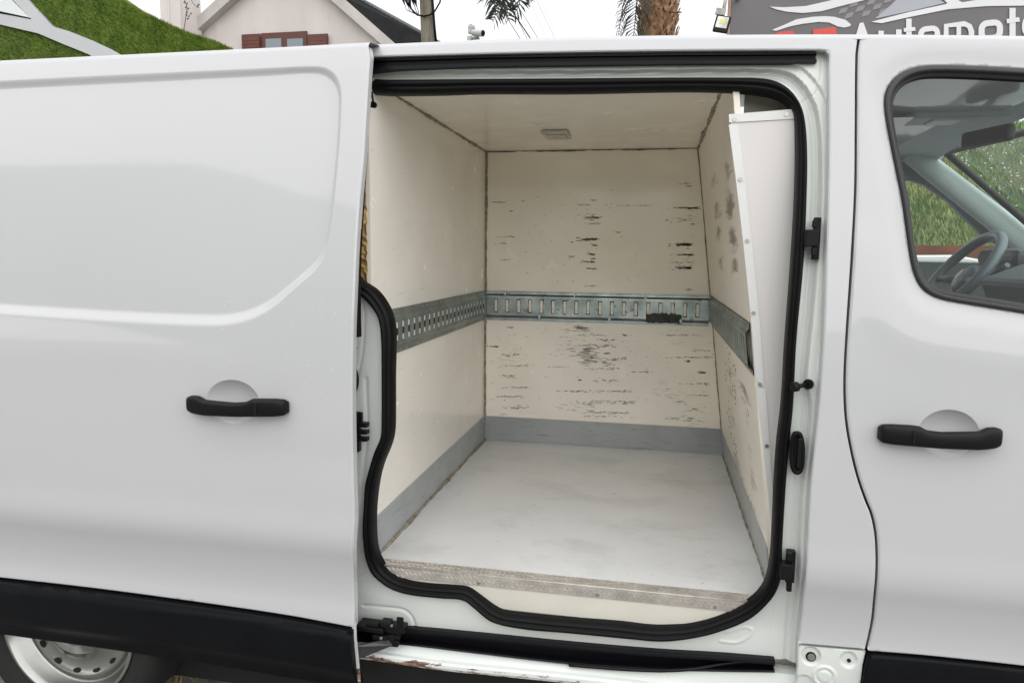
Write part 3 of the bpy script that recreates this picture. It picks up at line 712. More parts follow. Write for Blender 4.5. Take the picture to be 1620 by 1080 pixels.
# chequer-plate threshold angle
TH = .026
bm = bmesh.new()
xa_, xb2 = XL+.004, XRB+.01
prism(bm, [(xa_, YF-.010, ZF+.003), (xb2, YF-.010, ZF+.003), (xb2, YF-.010, ZF+.0055), (xa_, YF-.010, ZF+.0055)], (0, .036, 0))
prism(bm, [(xa_, YF-.0125, ZF-TH), (xb2, YF-.0125, ZF-TH), (xb2, YF-.0125, ZF+.0055), (xa_, YF-.0125, ZF+.0055)], (0, .0024, 0))
bmesh.ops.recalc_face_normals(bm, faces=bm.faces[:])
add_tube(bm, [(xa_, YF-.0095, ZF+.0025), (xb2, YF-.0095, ZF+.0025)], .0036, 10)
thr = bm_obj('threshold_plate', bm, ALU, van)
bm = bmesh.new(); pitch = .0125; n_ = int((xb2-xa_)/pitch)
for k in range(n_):
    x = xa_+pitch*(k+.5)
    for r_ in range(3):
        s = 1 if (k//4+r_) % 2 else -1
        add_box(bm, (x, YF+.020-r_*.010, ZF+.0062), (.0125, .0022, .0016), Matrix.Rotation(s*.8, 3, 'Z'))
    for r_ in range(3):
        s = 1 if (k//4+r_) % 2 else -1
        add_box(bm, (x, YF-.0132, ZF-.003-r_*.0085), (.0125, .0016, .0022), Matrix.Rotation(s*.8, 3, 'Y'))
bm_obj('tread_ribs', bm, ALU, thr, kind='stuff')
for px in (945, 1131, 757):
    bm = bmesh.new(); p = on_y(px, 940+(px-945)*.1, YF-.0135); add_disc(bm, (p.x, YF-.0140, ZF-.018), (0, -1, 0), .004, .003); bm_obj('screw', bm, SCREW, thr)
# kick strips
KH = .112
def kick(name, pts, n):
    bm = bmesh.new(); prism(bm, pts, Vector(n)*.004); bmesh.ops.recalc_face_normals(bm, faces=bm.faces[:]); return bm_obj(name, bm, KICK, van)
kick('kick_strip', [(XL+.004, YB-.004, ZF), (xr(ZF)-.004, YB-.004, ZF), (xr(ZF+KH)-.004, YB-.004, ZF+KH), (XL+.004, YB-.004, ZF+KH)], (0, 1, 0))
kick('kick_strip', [(XL+.004, YLF+.003, ZF), (XL+.004, YB-.006, ZF), (XL+.004, YB-.006, ZF+KH), (XL+.004, YLF+.003, ZF+KH)], (-1, 0, 0))
kick('kick_strip', [(xr(ZF)-.004, YRF+.003, ZF), (xr(ZF)-.004, YB-.006, ZF), (xr(ZF+KH)-.004, YB-.006, ZF+KH), (xr(ZF+KH)-.004, YRF+.003, ZF+KH)], (1, 0, 0))
# sealant beads: flattened irregular ropes
def bead(p0, p1, r0, m, seed, name='sealant_bead', jit=.5, n=90, sq=None):
    rnd = random.Random(seed); p0, p1 = Vector(p0), Vector(p1); bm = bmesh.new(); pts, rr = [], []
    ph = [rnd.uniform(0, 6) for _ in range(4)]
    for i in range(n+1):
        s = i/n; wv = .5*math.sin(s*17+ph[0])+.3*math.sin(s*41+ph[1])+.3*math.sin(s*93+ph[2])
        rr.append(max(.001, r0*(1+jit*wv+rnd.uniform(-.25, .25)*jit))); pts.append(p0.lerp(p1, s)+Vector([rnd.uniform(-1, 1)*r0*.12 for _ in range(3)]))
    add_tube(bm, pts, rr, 8); return bm_obj(name, bm, m, van)
bead((XL+.002, YLF, ZC), (XL+.002, YB, ZC), .0055, SEALANT, 1, jit=.6)
bead((XL+.003, YB, ZF), (XL+.003, YB, ZC), .006, SEALANT, 2, jit=.35)
bead((XL, YB, ZC), (XRT, YB, ZC), .0045, THINSEAL, 3)
bead((XRT, .2, ZC), (XRT, YB, ZC), .0075, SEALANT, 4, jit=.5)
bead((XRB, YB, ZF), (XRT, YB, ZC), .0045, SEALANT, 5, jit=.35)
bead((XL+.006, YLF, ZF), (XL+.006, YB, ZF), .0065, SEALANT, 6, jit=.6)
bead((XL, YB-.006, ZF), (XRB, YB-.006, ZF), .0055, KICK, 7, jit=.3)
bead((XRB-.005, YRF, ZF), (XRB-.005, YB, ZF), .0045, SEALANT, 8, jit=.4)
p = on_y(1117, 212, YB); q = on_z(1117, 209, ZC)
bm = bmesh.new(); bmesh.ops.create_icosphere(bm, subdivisions=2, radius=1, matrix=Matrix.Translation((XRT, q.y, ZC-.004)) @ Matrix.Diagonal((.014, .04, .010, 1)))
bm_obj('sealant_lump', bm, SEALANT, van, smooth=True)

# ---- scratches and rubbed dirt on the walls, each a thin irregular flake of soiling
SC1 = mat('dark_scuff', (0.10, 0.09, 0.075), 0.7, var=.4, vscale=60); SC2 = mat('faint_scuff', (0.33, 0.295, 0.245), 0.7, var=.4, vscale=60)
rndm = random.Random(77)
def flake(bm, hit, cx, cy, L, H, tilt=0.0):
    n = 5; top = []; bot = []
    for k in range(n+1):
        s = k/n; e = math.sin(math.pi*min(1, s*1.0))**.7
        xx = cx-L/2+L*s; top.append((xx, cy-H*.5*e*rndm.uniform(.4, 1.2)+tilt*(s-.5)*L)); bot.append((xx, cy+H*.5*e*rndm.uniform(.4, 1.2)+tilt*(s-.5)*L))
    ring = top+bot[-2:0:-1]; vv = [bm.verts.new(hit(*p)) for p in ring]; bm.faces.new(vv)
hitb = lambda a, b: on_y(a, b, YB-.0006)
def marks(bmd, bml, x0, x1, y, h, strength):
    L = x1-x0; n = int(L*.40*(.5+strength))+3
    if strength > .7: flake(bmd, hitb, x0+L*.62, y, L*.6, h*.7); flake(bmd, hitb, x0+L*.78, y+.3, L*.3, h*1.0)
    for _ in range(n):
        s = min(1, max(0, rndm.betavariate(2.2, 1.5))); cx = x0+L*s; cy = y+rndm.gauss(0, .42*h); l = rndm.uniform(1.5, 9); hh = rndm.uniform(.35, .5+.22*h)
        flake(bmd if rndm.random() < .35+.45*strength else bml, hitb, cx, cy, l, hh)
M1 = [(786,816,374.5,1.5,.6),(772,801,320,1,.8),(824,830,318,1.5,.6),(806,810,334,1.5,.8),(901,935,324,1,.4),(955,1032,325,.8,.25),(929,942,317,1,.5),(913,952,344,4,.9),(922,950,354,2,.4),(901,949,378.5,4.5,1.0),(931,946,388,2.5,.8),(924,943,402,3,.8),(894,910,406,1.5,.5),(932,942,409,2,.9),(911,944,414,2.5,.8),(922,945,425,2.5,.75),(970,980,367,1.5,.6),(1047,1110,329,3,.8),(1085,1095,294.5,1.5,.8),(1072,1095,290.5,1,.3),(1049,1095,348.5,5,.35),(1088,1099,354.5,1,.8),(1050,1099,386.5,5,1.0),(1058,1101,403,3,.8),(1056,1099,415,1.5,.5),(1052,1099,423.5,4,.9),(924,945,452,2,.4),(1077,1098,458,1.5,.5),(784,800,385,1.2,.3),(786,810,411,1.2,.3),
 (767,790,548,2,.8),(790,822,561,1.5,.4),(800,813,518,1,.7),(902,926,518,1.5,.6),(1040,1110,530,1.5,.4),(984,993,530.5,2,.9),(887,973,546,2,.4),(935,976,548,3,.7),(953,964,559,2,.9),(935,994,567.5,3,.7),(1092,1127,554,1.5,.4),(1047,1127,565,1.5,.45),(1083,1092,571,2.5,.9),(790,849,578.5,1.5,.4),(861,902,580,1.2,.3),(926,979,583,2,.55),(991,1033,588,2,.5),(1101,1118,589,3,.8),(793,816,595,4,.6),(914,921,601,4,.7),(938,985,602,2.5,.6),(1068,1124,607,2,.4),(787,846,612.5,2,.5),(873,1003,618.5,3,.55),(778,837,627,2.5,.6),(1080,1121,625,1.5,.4),(890,1006,636,3.5,.65),(1062,1086,635,1.5,.7),(790,837,645,3,.6),(893,1003,652.5,2.5,.5),(920,979,658.5,1.5,.3),(1050,1077,662,1.5,.5),(905,960,530,3,.35),(930,975,538,5,.3),(935,975,574,6,.3)]
bmd, bml = bmesh.new(), bmesh.new()
for m_ in M1: marks(bmd, bml, *m_)
for _ in range(260): flake(bmd if rndm.random() < .4 else bml, hitb, rndm.uniform(770, 1135), rndm.choice([rndm.uniform(300, 455), rndm.uniform(518, 664), rndm.uniform(518, 664)]), rndm.uniform(1, 4), rndm.uniform(.4, 1.0))
bw = bpy.data.objects['back_wall_panel']
bm_obj('dark_scuffs', bmd, SC1, bw, kind='stuff'); bm_obj('faint_scuffs', bml, SC2, bw, kind='stuff')
def hitr(a, b):
    d = ray(a, b); n = np.array([1, 0, -lean]); p0 = np.array([XRB-.0008, 0, ZF]); return Vector(CAM+d*(np.dot(p0-CAM, n)/np.dot(d, n)))
bml = bmesh.new()
for x0, y0, x1, y1, k in [(1148,540,1165,640,30),(1146,570,1158,690,26),(1155,560,1185,660,30),(1150,650,1165,720,30),(1160,720,1190,800,30)]:
    for _ in range(k):
        s = rndm.random(); flake(bml, hitr, x0+(x1-x0)*s+rndm.gauss(0, 1.5), y0+(y1-y0)*s, rndm.uniform(.5, 1.4), rndm.uniform(1.5, 6))
bm_obj('faint_scuffs', bml, mat('rubbed_dirt', (0.47, 0.415, 0.335), .7, var=.55, vscale=30), bpy.data.objects['right_wall_panel'], kind='stuff')
# ---- lashing rails (E-track): hat section with slots cut through
RZ1, RZ0 = on_y(850, 461, YB).z, on_y(850, 508, YB).z
RZC = (RZ0+RZ1)/2; RHH = (RZ1-RZ0)/2
def lashing_rail(name, L, m, seed, label, dark_at=None):
    """built in its own plane: x along, y towards the wall, z up; the wall is at y = 0"""
    H = RHH; holes = []; pt = .0508; n = int((L-.02)/pt); x0 = (L-(n-1)*pt)/2
    for i in range(n):
        c = x0+i*pt
        a, b_, hh = .0085, .0072, .030
        holes.append([(c-a, -hh), (c+a, -hh), (c+a, -.014), (c+b_, -.009), (c+b_, .009), (c+a, .014), (c+a, hh), (c-a, hh), (c-a, .014), (c-b_, .009), (c-b_, -.009), (c-a, -.014)])
    def f(P):
        z = np.abs(P[:, 1]); return -.0025-.0105*sm((.047-z)/.006)
    out = rect(0, L, -H, H, .0127)
    hs_ = [resample(hh_, .02, True, False) for hh_ in holes]
    o = panel(name, out, hs_, f, m, None, h=.016, r=0, flange=.0025, holeflange=.005, feats=[([(0, .044), (L, .044)], False), ([(0, -.044), (L, -.044)], False)], fine=.006, fw=.007)
    o.name = name; o['label'] = label
    bm = bmesh.new()
    for i in range(n):
        for s in (1, -1):
            if (i*7+seed+s) % 3: add_disc(bm, (x0+i*pt, -.0035, s*(H-.0075)), (0, 1, 0), .0035, .003, 8)
    rv = bm_obj('rivets', bm, SCREW, o, kind='stuff')
    # what one sees in the slots: pale strip, dark middle web
    return o
def place(o, mtx):
    o.parent = van; o.matrix_basis = Matrix.Translation(-van.location) @ mtx
LB = on_y(1122, 490, YB).x-XL-.006
rb_ = lashing_rail('lashing_rail', LB, RAILM, 1, 'galvanised slotted lashing rail on the far wall')
place(rb_, Matrix.Translation((XL+.006, YB-.0005, RZC)))
bm = bmesh.new(); add_box(bm, (LB/2, -.0045, 0), (LB-.01, .0010, .070)); bm_obj('backing_or_reflection_strip', bm, DARK, rb_)
n_sl = int((LB-.02)/.0508); x0_sl = (LB-(n_sl-1)*.0508)/2
me_sl = bpy.data.meshes.new('slot_insert'); bm = bmesh.new(); add_box(bm, (0, 0, 0), (.0125, .003, .053), bevel=.001, seg=1); bm.to_mesh(me_sl); bm.free(); me_sl.materials.append(mat('slot_filler', (.86, .82, .73), .5, var=.2, vscale=30))
for i in range(n_sl):
    o_ = bpy.data.objects.new('slot_insert', me_sl); COL.objects.link(o_); o_.parent = rb_; o_.location = (x0_sl+i*.0508+random.uniform(-.0008, .0008), -.0105, random.uniform(-.001, .001))
for zz_ in (.0495, -.0495):  # dark strips painted as the shadow along the rail's raised edges
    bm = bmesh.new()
    add_box(bm, (LB/2, -.0042, zz_), (LB-.004, .0012, .0052)); bm_obj('edge_shade', bm, mat('groove_shade', (.03, .035, .04), .6), rb_)
LL = YB-YLF-.02
rl = lashing_rail('lashing_rail', LL, RAILD, 2, 'dull slotted lashing rail on the rear partition')
place(rl, Matrix(((0, -1, 0, XL+.0005), (1, 0, 0, YLF), (0, 0, 1, RZC), (0, 0, 0, 1))))
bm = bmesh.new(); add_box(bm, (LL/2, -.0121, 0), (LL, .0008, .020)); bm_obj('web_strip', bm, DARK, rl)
bm = bmesh.new(); add_box(bm, (LL/2, -.0112, 0), (LL, .0008, .054)); bm_obj('backing_or_reflection_strip', bm, WHITEANGLE, rl)  # white strip painted in for the bright reflection within the slots
LR = YB-YRF-.02
rr_ = lashing_rail('lashing_rail', LR, RAILD, 3, 'dull slotted lashing rail on the bulkhead wall')
la = math.atan(lean)
place(rr_, Matrix.Translation((xr(RZC)-.0005, YB-.01, RZC)) @ Matrix.Rotation(la, 4, 'Y') @ Matrix(((0, 1, 0, 0), (-1, 0, 0, 0), (0, 0, 1, 0), (0, 0, 0, 1))))
# foam dabs squeezed round the back rail
for px, py in ((799,464),(909,467),(853,501),(964,505),(1021,471),(1077,508)):
    p = on_y(px, py, YB-.016); bm = bmesh.new()
    bmesh.ops.create_icosphere(bm, subdivisions=2, radius=1, matrix=Matrix.Translation(p) @ Matrix.Diagonal((.006, .004, .009, 1)))
    bm_obj('filler_dab', bm, CREAM_PAINT, van, smooth=True)
p0 = on_y(1022, 497, YB-.015); p1 = on_y(1078, 511, YB-.015)
bm = bmesh.new(); pts = []
for i in range(22):
    s = i/21; pts.append((p0.x+(p1.x-p0.x)*s, YB-.0150, p0.z+random.uniform(0, .009)*(1 if 0 < i < 21 else 0)))
for i in range(22):
    s = 1-i/21; pts.append((p0.x+(p1.x-p0.x)*s, YB-.0150, p1.z-random.uniform(0, .004)))
prism(bm, pts, (0, .001, 0)); bm_obj('grease_patch', bm, mat('grease', (.045, .044, .034), .7, var=.6, vscale=60), van)
# ---- ceiling lamp
q = on_z(880, 210, ZC)
lam = box_obj('ceiling_lamp', (q.x, q.y, ZC-.008), (.095, .14, .014), LAMPW, van, bevel=.004)
box_obj('lamp_lens', (q.x+.004, q.y-.004, ZC-.0165), (.07, .10, .004), LAMPLENS, lam, bevel=.002)

# ---- white end panel of the bulkhead by the opening
YP = YRF-.004
WP = [(1155,183),(1300,171),(1300,300),(1285,560),(1272,760),(1258,905),(1227,905),(1221,850),(1208,680),(1192,520),(1178,385),(1166,280)]
wp = [on_y(a, b, YP) for a, b in WP]
bm = bmesh.new(); prism(bm, wp, (0, .02, 0)); bmesh.ops.recalc_face_normals(bm, faces=bm.faces[:])
wpo = bm_obj('bulkhead_end_panel', bm, WHITEPANEL, van, label='plain white panel closing the bulkhead beside the opening')
def strip_px(name, L_, R_, Y, th, m, parent):
    pts = [on_y(a, b, Y) for a, b in L_]+[on_y(a, b, Y) for a, b in reversed(R_)]
    bm = bmesh.new(); prism(bm, pts, (0, th, 0)); bmesh.ops.recalc_face_normals(bm, faces=bm.faces[:]); return bm_obj(name, bm, m, parent)
strip_px('edge_trim', [(1153,197),(1165,290),(1176,385),(1190,520),(1196,600)], [(1168,197),(1179,290),(1190,385),(1203,520),(1209,612)], YP-.0025, .002, WHITEANGLE, wpo)
strip_px('edge_trim', [(1197,612),(1206,690),(1217,800),(1222,860)], [(1211,614),(1217,690),(1224,800),(1229,860)], YP-.0025, .002, WHITEANGLE, wpo)
strip_px('edge_trim', [(1153,181),(1290,170)], [(1154,194),(1290,186)], YP-.0028, .002, WHITEANGLE, wpo)
for px, py in ((1162,189),(1244,181),(1171,284),(1182,381),(1192,495),(1202,608),(1213,705)):
    p = on_y(px, py, YP-.0035); bm = bmesh.new(); add_disc(bm, p, (0, -1, 0), .0048, .0025, 12); sc_ = bm_obj('screw', bm, SCREW, wpo)
# dark pocket above it, open to the roof void
bm = bmesh.new()
p0, p1 = on_y(1151, 130, YP), on_y(1300, 190, YP)
q0 = Vector((xr(ZC)+.02, .30, ZC+.03))
xl_ = xr(ZC-.16)+.02; add_box(bm, (xl_+.14, YRF+.06, ZC-.06), (.28, .005, .2))
bm_obj('roof_void_liner', bm, mat('void_liner', (.55, .52, .46), .8, var=.4, vscale=8), van)
# light-tight shell behind all panels (outer skin of the insulated box)
bm = bmesh.new()
add_box(bm, ((XL+XRB)/2, YB+.08, 1.2), (1.5, .02, 1.34)); add_box(bm, (XL-.16, .85, 1.12), (.02, 1.2, 1.34)); add_box(bm, (XRB+.19, .85, 1.12), (.02, 1.2, 1.34))
bm_obj('box_shell', bm, mat('shell_grey', (.3, .3, .3), .8), van)

# ================================================================== SLIDING DOOR (opened, outboard)
DR = [(585,88),(582,130),(579,180),(575,245),(568,320),(563,400),(561,450),(558,535),(557,640),(558,740),(560,830),(559,920),(560,993)]
DB = [(559,993),(450,973),(300,951),(150,931),(0,914),(-150,898)]
DT = [(-150,109),(0,102),(150,95),(300,88),(450,81),(583,74)]
dr = resample(side_xz(DR, DOFF), .012, False); db = resample(side_xz(DB, DOFF), .014, False, True); dt = resample(side_xz(DT, DOFF), .014, False)
dl = resample([db[-1], dt[0]], .02, False, False)
dsk = dedupe_join(dt, dr, db, dl)
PO = [(-170,136),(0,127),(200,117),(400,108),(492,104),(515,106),(532,118),(540,138),(541,170),(538,230),(528,330),(520,385),(512,410),(500,428),(470,455),(435,486),(410,502),(380,513),(340,518),(200,513),(0,500),(-170,487)]
PI = [(-170,150),(0,141),(200,131),(400,121),(485,116),(508,119),(524,131),(531,148),(532,172),(529,230),(519,330),(511,381),(503,402),(491,417),(462,442),(428,469),(405,482),(378,491),(340,495),(200,490),(0,478),(-170,465)]
po = resample(side_xz(PO, DOFF), .012); pi_ = resample(side_xz(PI, DOFF), .012)
def bowl(P, c, ax, az, dep):
    q = ((P[:, 0]-c[0])/ax)**2+((P[:, 1]-c[1])/az)**2; s = np.clip(1-q, 0, 1)
    return dep*(1-(1-s)**1.5)*sm(s/.16)
hc = side_xz([(368, 637)], DOFF)[0]
hL = side_xz([(327, 637)], DOFF)[0][0]; hT = side_xz([(368, 600)], DOFF)[0][1]; hB = side_xz([(368, 671)], DOFF)[0][1]
hcz = (hT+hB)/2; hax = hc[0]-hL+.002; haz = (hT-hB)/2
def f_door(P):
    y = yb(P[:, 1])+DOFF
    ino = inside(P, po); ini = inside(P, pi_); a = pdist(P, po); b = pdist(P, pi_)
    t = np.where(ini, 1.0, np.where(ino, a/(a+b+1e-9), 0.0))
    y = y+.011*sm(t)
    y = y+bowl(P, (hc[0], hcz), hax, haz, .022)
    y = y + .002*np.exp(-((P[:, 1]-.88)/.05)**2)*sm((P[:,0]+1.5)/1.0)
    return y
EL = lambda c, cz, ax_, az_: [np.array([(c+ax_*k_*math.cos(a), cz+az_*k_*math.sin(a)) for a in np.linspace(0, 2*math.pi, int(90*k_)+6, endpoint=False)]) for k_ in (1.0, .965, .92, .86, .78, .68)]
ell = np.array([(hc[0]+hax*math.cos(a)*.98, hcz+haz*math.sin(a)*.98) for a in np.linspace(0, 2*math.pi, 60, endpoint=False)])
sdoor = panel('sliding_door', dsk, [], f_door, PAINT, van, h=.02, r=.005, flange=.02, feats=[(po, True), (pi_, True), (ell, True)], fine=.0045, fw=.017, roundc=[dr, db], cons=[resample(po[::2], .008), resample(pi_[::2], .008)]+EL(hc[0], hcz, hax, haz), label='white sliding door slid back, with a pressed window panel and black handle')
ell2 = np.array([(hc[0], hcz)])
# top of the door: rolled lip that meets the roof edge
roof_strip([(x, z) for x, z in dt], PAINT, 'door_top_lip', sdoor, DOFF, .15)
# lower trim
TB = [(566,1092),(450,1072),(300,1047),(200,1032),(100,1018),(0,1004),(-150,985)]
tt_ = resample(side_xz([(558,996),(450,976),(300,954),(150,934),(0,917),(-150,901)], DOFF), .014, False)
tb_ = resample(side_xz(TB, DOFF), .014, False)
tz = lambda x: np.interp(x, tt_[::-1, 0], tt_[::-1, 1])
trimloop = dedupe_join(tt_[::-1], resample([tt_[0], tb_[0]], .012, False, False), tb_, resample([tb_[-1], tt_[-1]], .012, False, False))
def f_trim(P):
    d = tz(P[:, 0])-P[:, 1]
    return yb(P[:, 1])+DOFF-.010-.010*sm(d/.022)+.022*sm((d-.11)/.05)
panel('lower_trim', trimloop, [], f_trim, TRIM, sdoor, h=.012, r=.004, flange=.03)
# painted hem seen beside the trim
bm = bmesh.new(); prism(bm, [on_side(a, b, DOFF+.006) for a, b in [(557,985),(562,985),(563,1010),(568,1060),(572,1100),(566,1100),(560,1050),(557,1010)]], (0, .006, 0)); bmesh.ops.recalc_face_normals(bm, faces=bm.faces[:]); bm_obj('door_hem', bm, SILL, sdoor)
# black rubber along the door's leading edge
bm = bmesh.new(); Lp = [(580,95),(574,180),(566,300),(558,400),(554,470),(552,535)]; Rp = [(589,95),(585,140),(582,180),(578.5,250),(574,310),(569,400),(568,450),(568,500),(569,533)]
prism(bm, [on_side(a, b, DOFF+.022) for a, b in Lp]+[on_side(a, b, DOFF+.022) for a, b in reversed(Rp)], (0, .012, 0)); bmesh.ops.recalc_face_normals(bm, faces=bm.faces[:]); bm_obj('edge_rubber', bm, RUBBER, sdoor)
# inner frame of the door
bm = bmesh.new(); prism(bm, [on_side(a, b, DOFF+.022) for a, b in [(-150,112),(560,92),(552,300),(545,500),(538,700),(538,960),(300,935),(-150,885)]], (0, .030, 0)); bmesh.ops.recalc_face_normals(bm, faces=bm.faces[:]); bm_obj('inner_frame', bm, JAMB, sdoor)

bm = bmesh.new(); rn2 = random.Random(9)
for k in range(150):
    px = rn2.uniform(330, 552); py = rn2.choice([rn2.uniform(440, 600), rn2.gauss(485, 12), rn2.uniform(560, 700)])
    if 296 < px < 464 and 595 < py < 675: continue
    p = on_side(px, py, DOFF); yy = float(f_door(np.array([[p.x, p.z]]))[0]); r_ = rn2.uniform(.0006, .0016)
    bmesh.ops.create_icosphere(bm, subdivisions=1, radius=1, matrix=Matrix.Translation((p.x, yy, p.z)) @ Matrix.Diagonal((r_, r_*.5, r_*1.2, 1)))
bm_obj('rain_drops', bm, mat('clear_drops', (.62, .64, .66), .05, spec=.9), sdoor, smooth=True, kind='stuff')
def handle(px0, px1, pyc0, pyc1, off, parent, thick_left, keycap):
    """pull handle: bowed bar seen from outside; sections along x"""
    a = on_side(px0, pyc0, off); b = on_side(px1, pyc1, off); n = 48; bm = bmesh.new(); rows = []
    # upper / lower outline in metres relative to the centre line, by s
    S = [0, .02, .06, .13, .20, .5, .62, .68, .75, .9, .97, 1]
    HS = 1.38
    U = [.0105, .014, .0168, .0165, .010, .0075, .0095, .0155, .0165, .0165, .0150, .0105]
    D = [-.0095, -.0120, -.0155, -.0175, -.0185, -.0180, -.0172, -.0168, -.0165, -.0155, -.0140, -.0095]
    if thick_left: S = [1-s for s in S][::-1]; U = U[::-1]; D = D[::-1]
    for i in range(n+1):
        s = i/n; s2 = .5-.5*math.cos(s*math.pi); s = .5*s+.5*s2
        p = a.lerp(b, s); u = np.interp(s, S, U)*HS; d = np.interp(s, S, D)*HS
        bow = .007+.017*math.sin(math.pi*min(1, max(0, s)))**.35
        e = min(1, min(s, 1-s)/.02); th = .010*e+.003
        surf = float(yb(p.z))+off
        yo = surf-bow; row = []
        for k in range(16):
            an = 2*math.pi*k/16; ca, sa = math.cos(an), math.sin(an)
            ca = math.copysign(abs(ca)**.6, ca); sa = math.copysign(abs(sa)**.6, sa)
            row.append(bm.verts.new((p.x, yo-ca*th, p.z+(u+d)/2+sa*(u-d)/2)))
        rows.append(row)
    for r0, r1 in zip(rows[:-1], rows[1:]):
        for k in range(16):
            f = bm.faces.new((r0[k], r0[(k+1) % 16], r1[(k+1) % 16], r1[k])); f.smooth = True
    bm.faces.new(rows[0]); bm.faces.new(list(reversed(rows[-1])))
    bmesh.ops.recalc_face_normals(bm, faces=bm.faces[:])
    h = bm_obj('door_handle', bm, PLASTIC, parent)
    # feet that tie the bar to the door skin, and the joint of the key cap
    for s in ((.07, .86) if not thick_left else (.14, .93)):
        bm = bmesh.new(); p = a.lerp(b, s); surf = float(yb(p.z))+off
        add_box(bm, (p.x, surf-.006, p.z), (.030 if (s < .1 or s > .9) else .05, .020, .022), bevel=.004)
        bm_obj('handle_base', bm, PLASTIC, h)
    s = .74 if not thick_left else .26
    p = a.lerp(b, s); bm = bmesh.new(); add_box(bm, (p.x, float(yb(p.z))+off-.0400, p.z), (.0012, .003, .030)); bm_obj('cap_joint', bm, DARK, h)
    return h
handle(301.5, 459, 637, 643, DOFF, sdoor, False, True)
# bare rear quarter behind the door, with the wheel
rq = [(-260,120),(500,95),(500,980),(330,1000),(300,1010),(250,960),(160,920),(60,905),(-60,910),(-150,950),(-190,1010),(-260,1000)]
panel('rear_quarter', resample(side_xz(rq, .0), .03, True, False), [], lambda P: yb(P[:, 1])+.002, PAINT, van, h=.05, r=0, flange=.05)

# ---- wheel
wc = on_y(137, 1010, .02); wc = Vector((wc.x, -.04, .30))
RR = .214
wh = bpy.data.objects.new('wheel', None)
bm = bmesh.new()
add_lathe(bm, wc, (0, 1, 0), [(RR-.004, .0), (RR+.006, -.010), (RR+.03, -.022), (RR+.060, -.026), (RR+.080, -.012), (RR+.086, .02), (RR+.086, .17), (RR+.05, .20), (RR, .20)], 72)
wheel = bm_obj('wheel', bm, TYRE, van, label='rear wheel with a silver steel rim')
bm = bmesh.new()
prof = [(RR+.002, -.010), (RR-.002, -.016), (RR-.008, -.012), (RR-.012, .006), (RR-.020, .014), (RR-.026, .036), (RR-.032, .040), (RR-.040, .034), (RR-.045, .026), (RR-.055, .030), (RR-.075, .040), (RR-.10, .036), (RR-.12, .022), (RR-.13, .010), (.06, .004), (.055, -.004), (.03, -.008), (.0, -.009)]
add_lathe(bm, wc, (0, 1, 0), prof, 96); bm_obj('rim', bm, SILVER, wheel, smooth=True)
bm = bmesh.new()
for k in range(14):
    a = k*2*math.pi/14+.13; c = wc+Vector((math.cos(a)*(RR-.062), .031, math.sin(a)*(RR-.062)))
    bmesh.ops.create_icosphere(bm, subdivisions=2, radius=1, matrix=Matrix.Translation(c) @ Matrix.Rotation(-a, 4, 'Y') @ Matrix.Diagonal((.0065, .004, .012, 1)))
bm_obj('rim_holes', bm, DARK, wheel, smooth=True, kind='stuff')
bm = bmesh.new(); pts = []
for k in range(81):
    a = k*2*math.pi/80; r_ = .098+.010*abs(math.sin(a*2.5))**.6*(1)-.004
    pts.append(wc+Vector((math.cos(a)*r_, .034, math.sin(a)*r_)))
add_tube(bm, pts, .0016, 6, False); bm_obj('hub_cap_edge', bm, DARK, wheel)
# wheel arch darkness
bm = bmesh.new(); add_box(bm, (wc.x, .42, .55), (1.3, .02, .75)); bm_obj('wheel_arch_liner', bm, DARK, van)

# ---- jamb furniture
def blk(name, quads, m, parent=van):
    """quads: list of (px0,py0,px1,py1,off_front,thick,bevel)"""
    bm = bmesh.new()
    for x0, y0, x1, y1, o, th, bv in quads:
        a = on_side(x0, y0, o); b = on_side(x1, y1, o); c = (a+b)/2
        add_box(bm, (c.x, c.y+th/2, c.z), (abs(b.x-a.x), th, abs(b.z-a.z)), bevel=bv)
    return bm_obj(name, bm, m, parent)
blk('door_guide', [(1288,344,1297,411,.020,.016,.002), (1275,363,1295,390,.006,.030,.002), (1286,348,1293,360,.012,.010,.002), (1284,392,1292,404,.012,.010,.002)], PLASTIC)
blk('door_guide', [(1246,872,1256,921,.026,.016,.002), (1236,893,1254,918,.010,.030,.002), (1246,918,1252,935,.022,.012,.002), (1246,874,1253,888,.018,.010,.002)], PLASTIC)
# striker pin
bm = bmesh.new(); p = on_side(1278, 608, .030); q = on_side(1256, 612, .012)
add_tube(bm, [p+Vector((.004, .01, 0)), p], .0115, 16); add_tube(bm, [p, q], .005, 12); add_tube(bm, [q+(p-q).normalized()*.008, q-(p-q).normalized()*.004], [.0115, .0105], 16)
bm_obj('striker_pin', bm, PLASTIC, van)
# oval latch grommet
bm = bmesh.new(); P_ = []
for k in range(40):
    a = 2*math.pi*k/40; cx, cz = 1261+8.5*math.copysign(abs(math.cos(a))**.8, math.cos(a)), 716+31*math.copysign(abs(math.sin(a))**.8, math.sin(a))
    P_.append(on_side(cx, cz, .018))
P_.append(P_[0]); add_tube(bm, P_, .0055, 10, False); bm_obj('latch_grommet', bm, RUBBER, van)
bm = bmesh.new(); prism(bm, [p+Vector((0, .003, 0)) for p in P_[:-1]], (0, .018, 0)); bmesh.ops.recalc_face_normals(bm, faces=bm.faces[:]); bm_obj('latch_socket', bm, DARK, van)
bm = bmesh.new(); p = on_side(1264, 716, .016); add_box(bm, (p.x, p.y, p.z), (.010, .012, .070), bevel=.003); bm_obj('latch_lip', bm, PLASTIC, van)
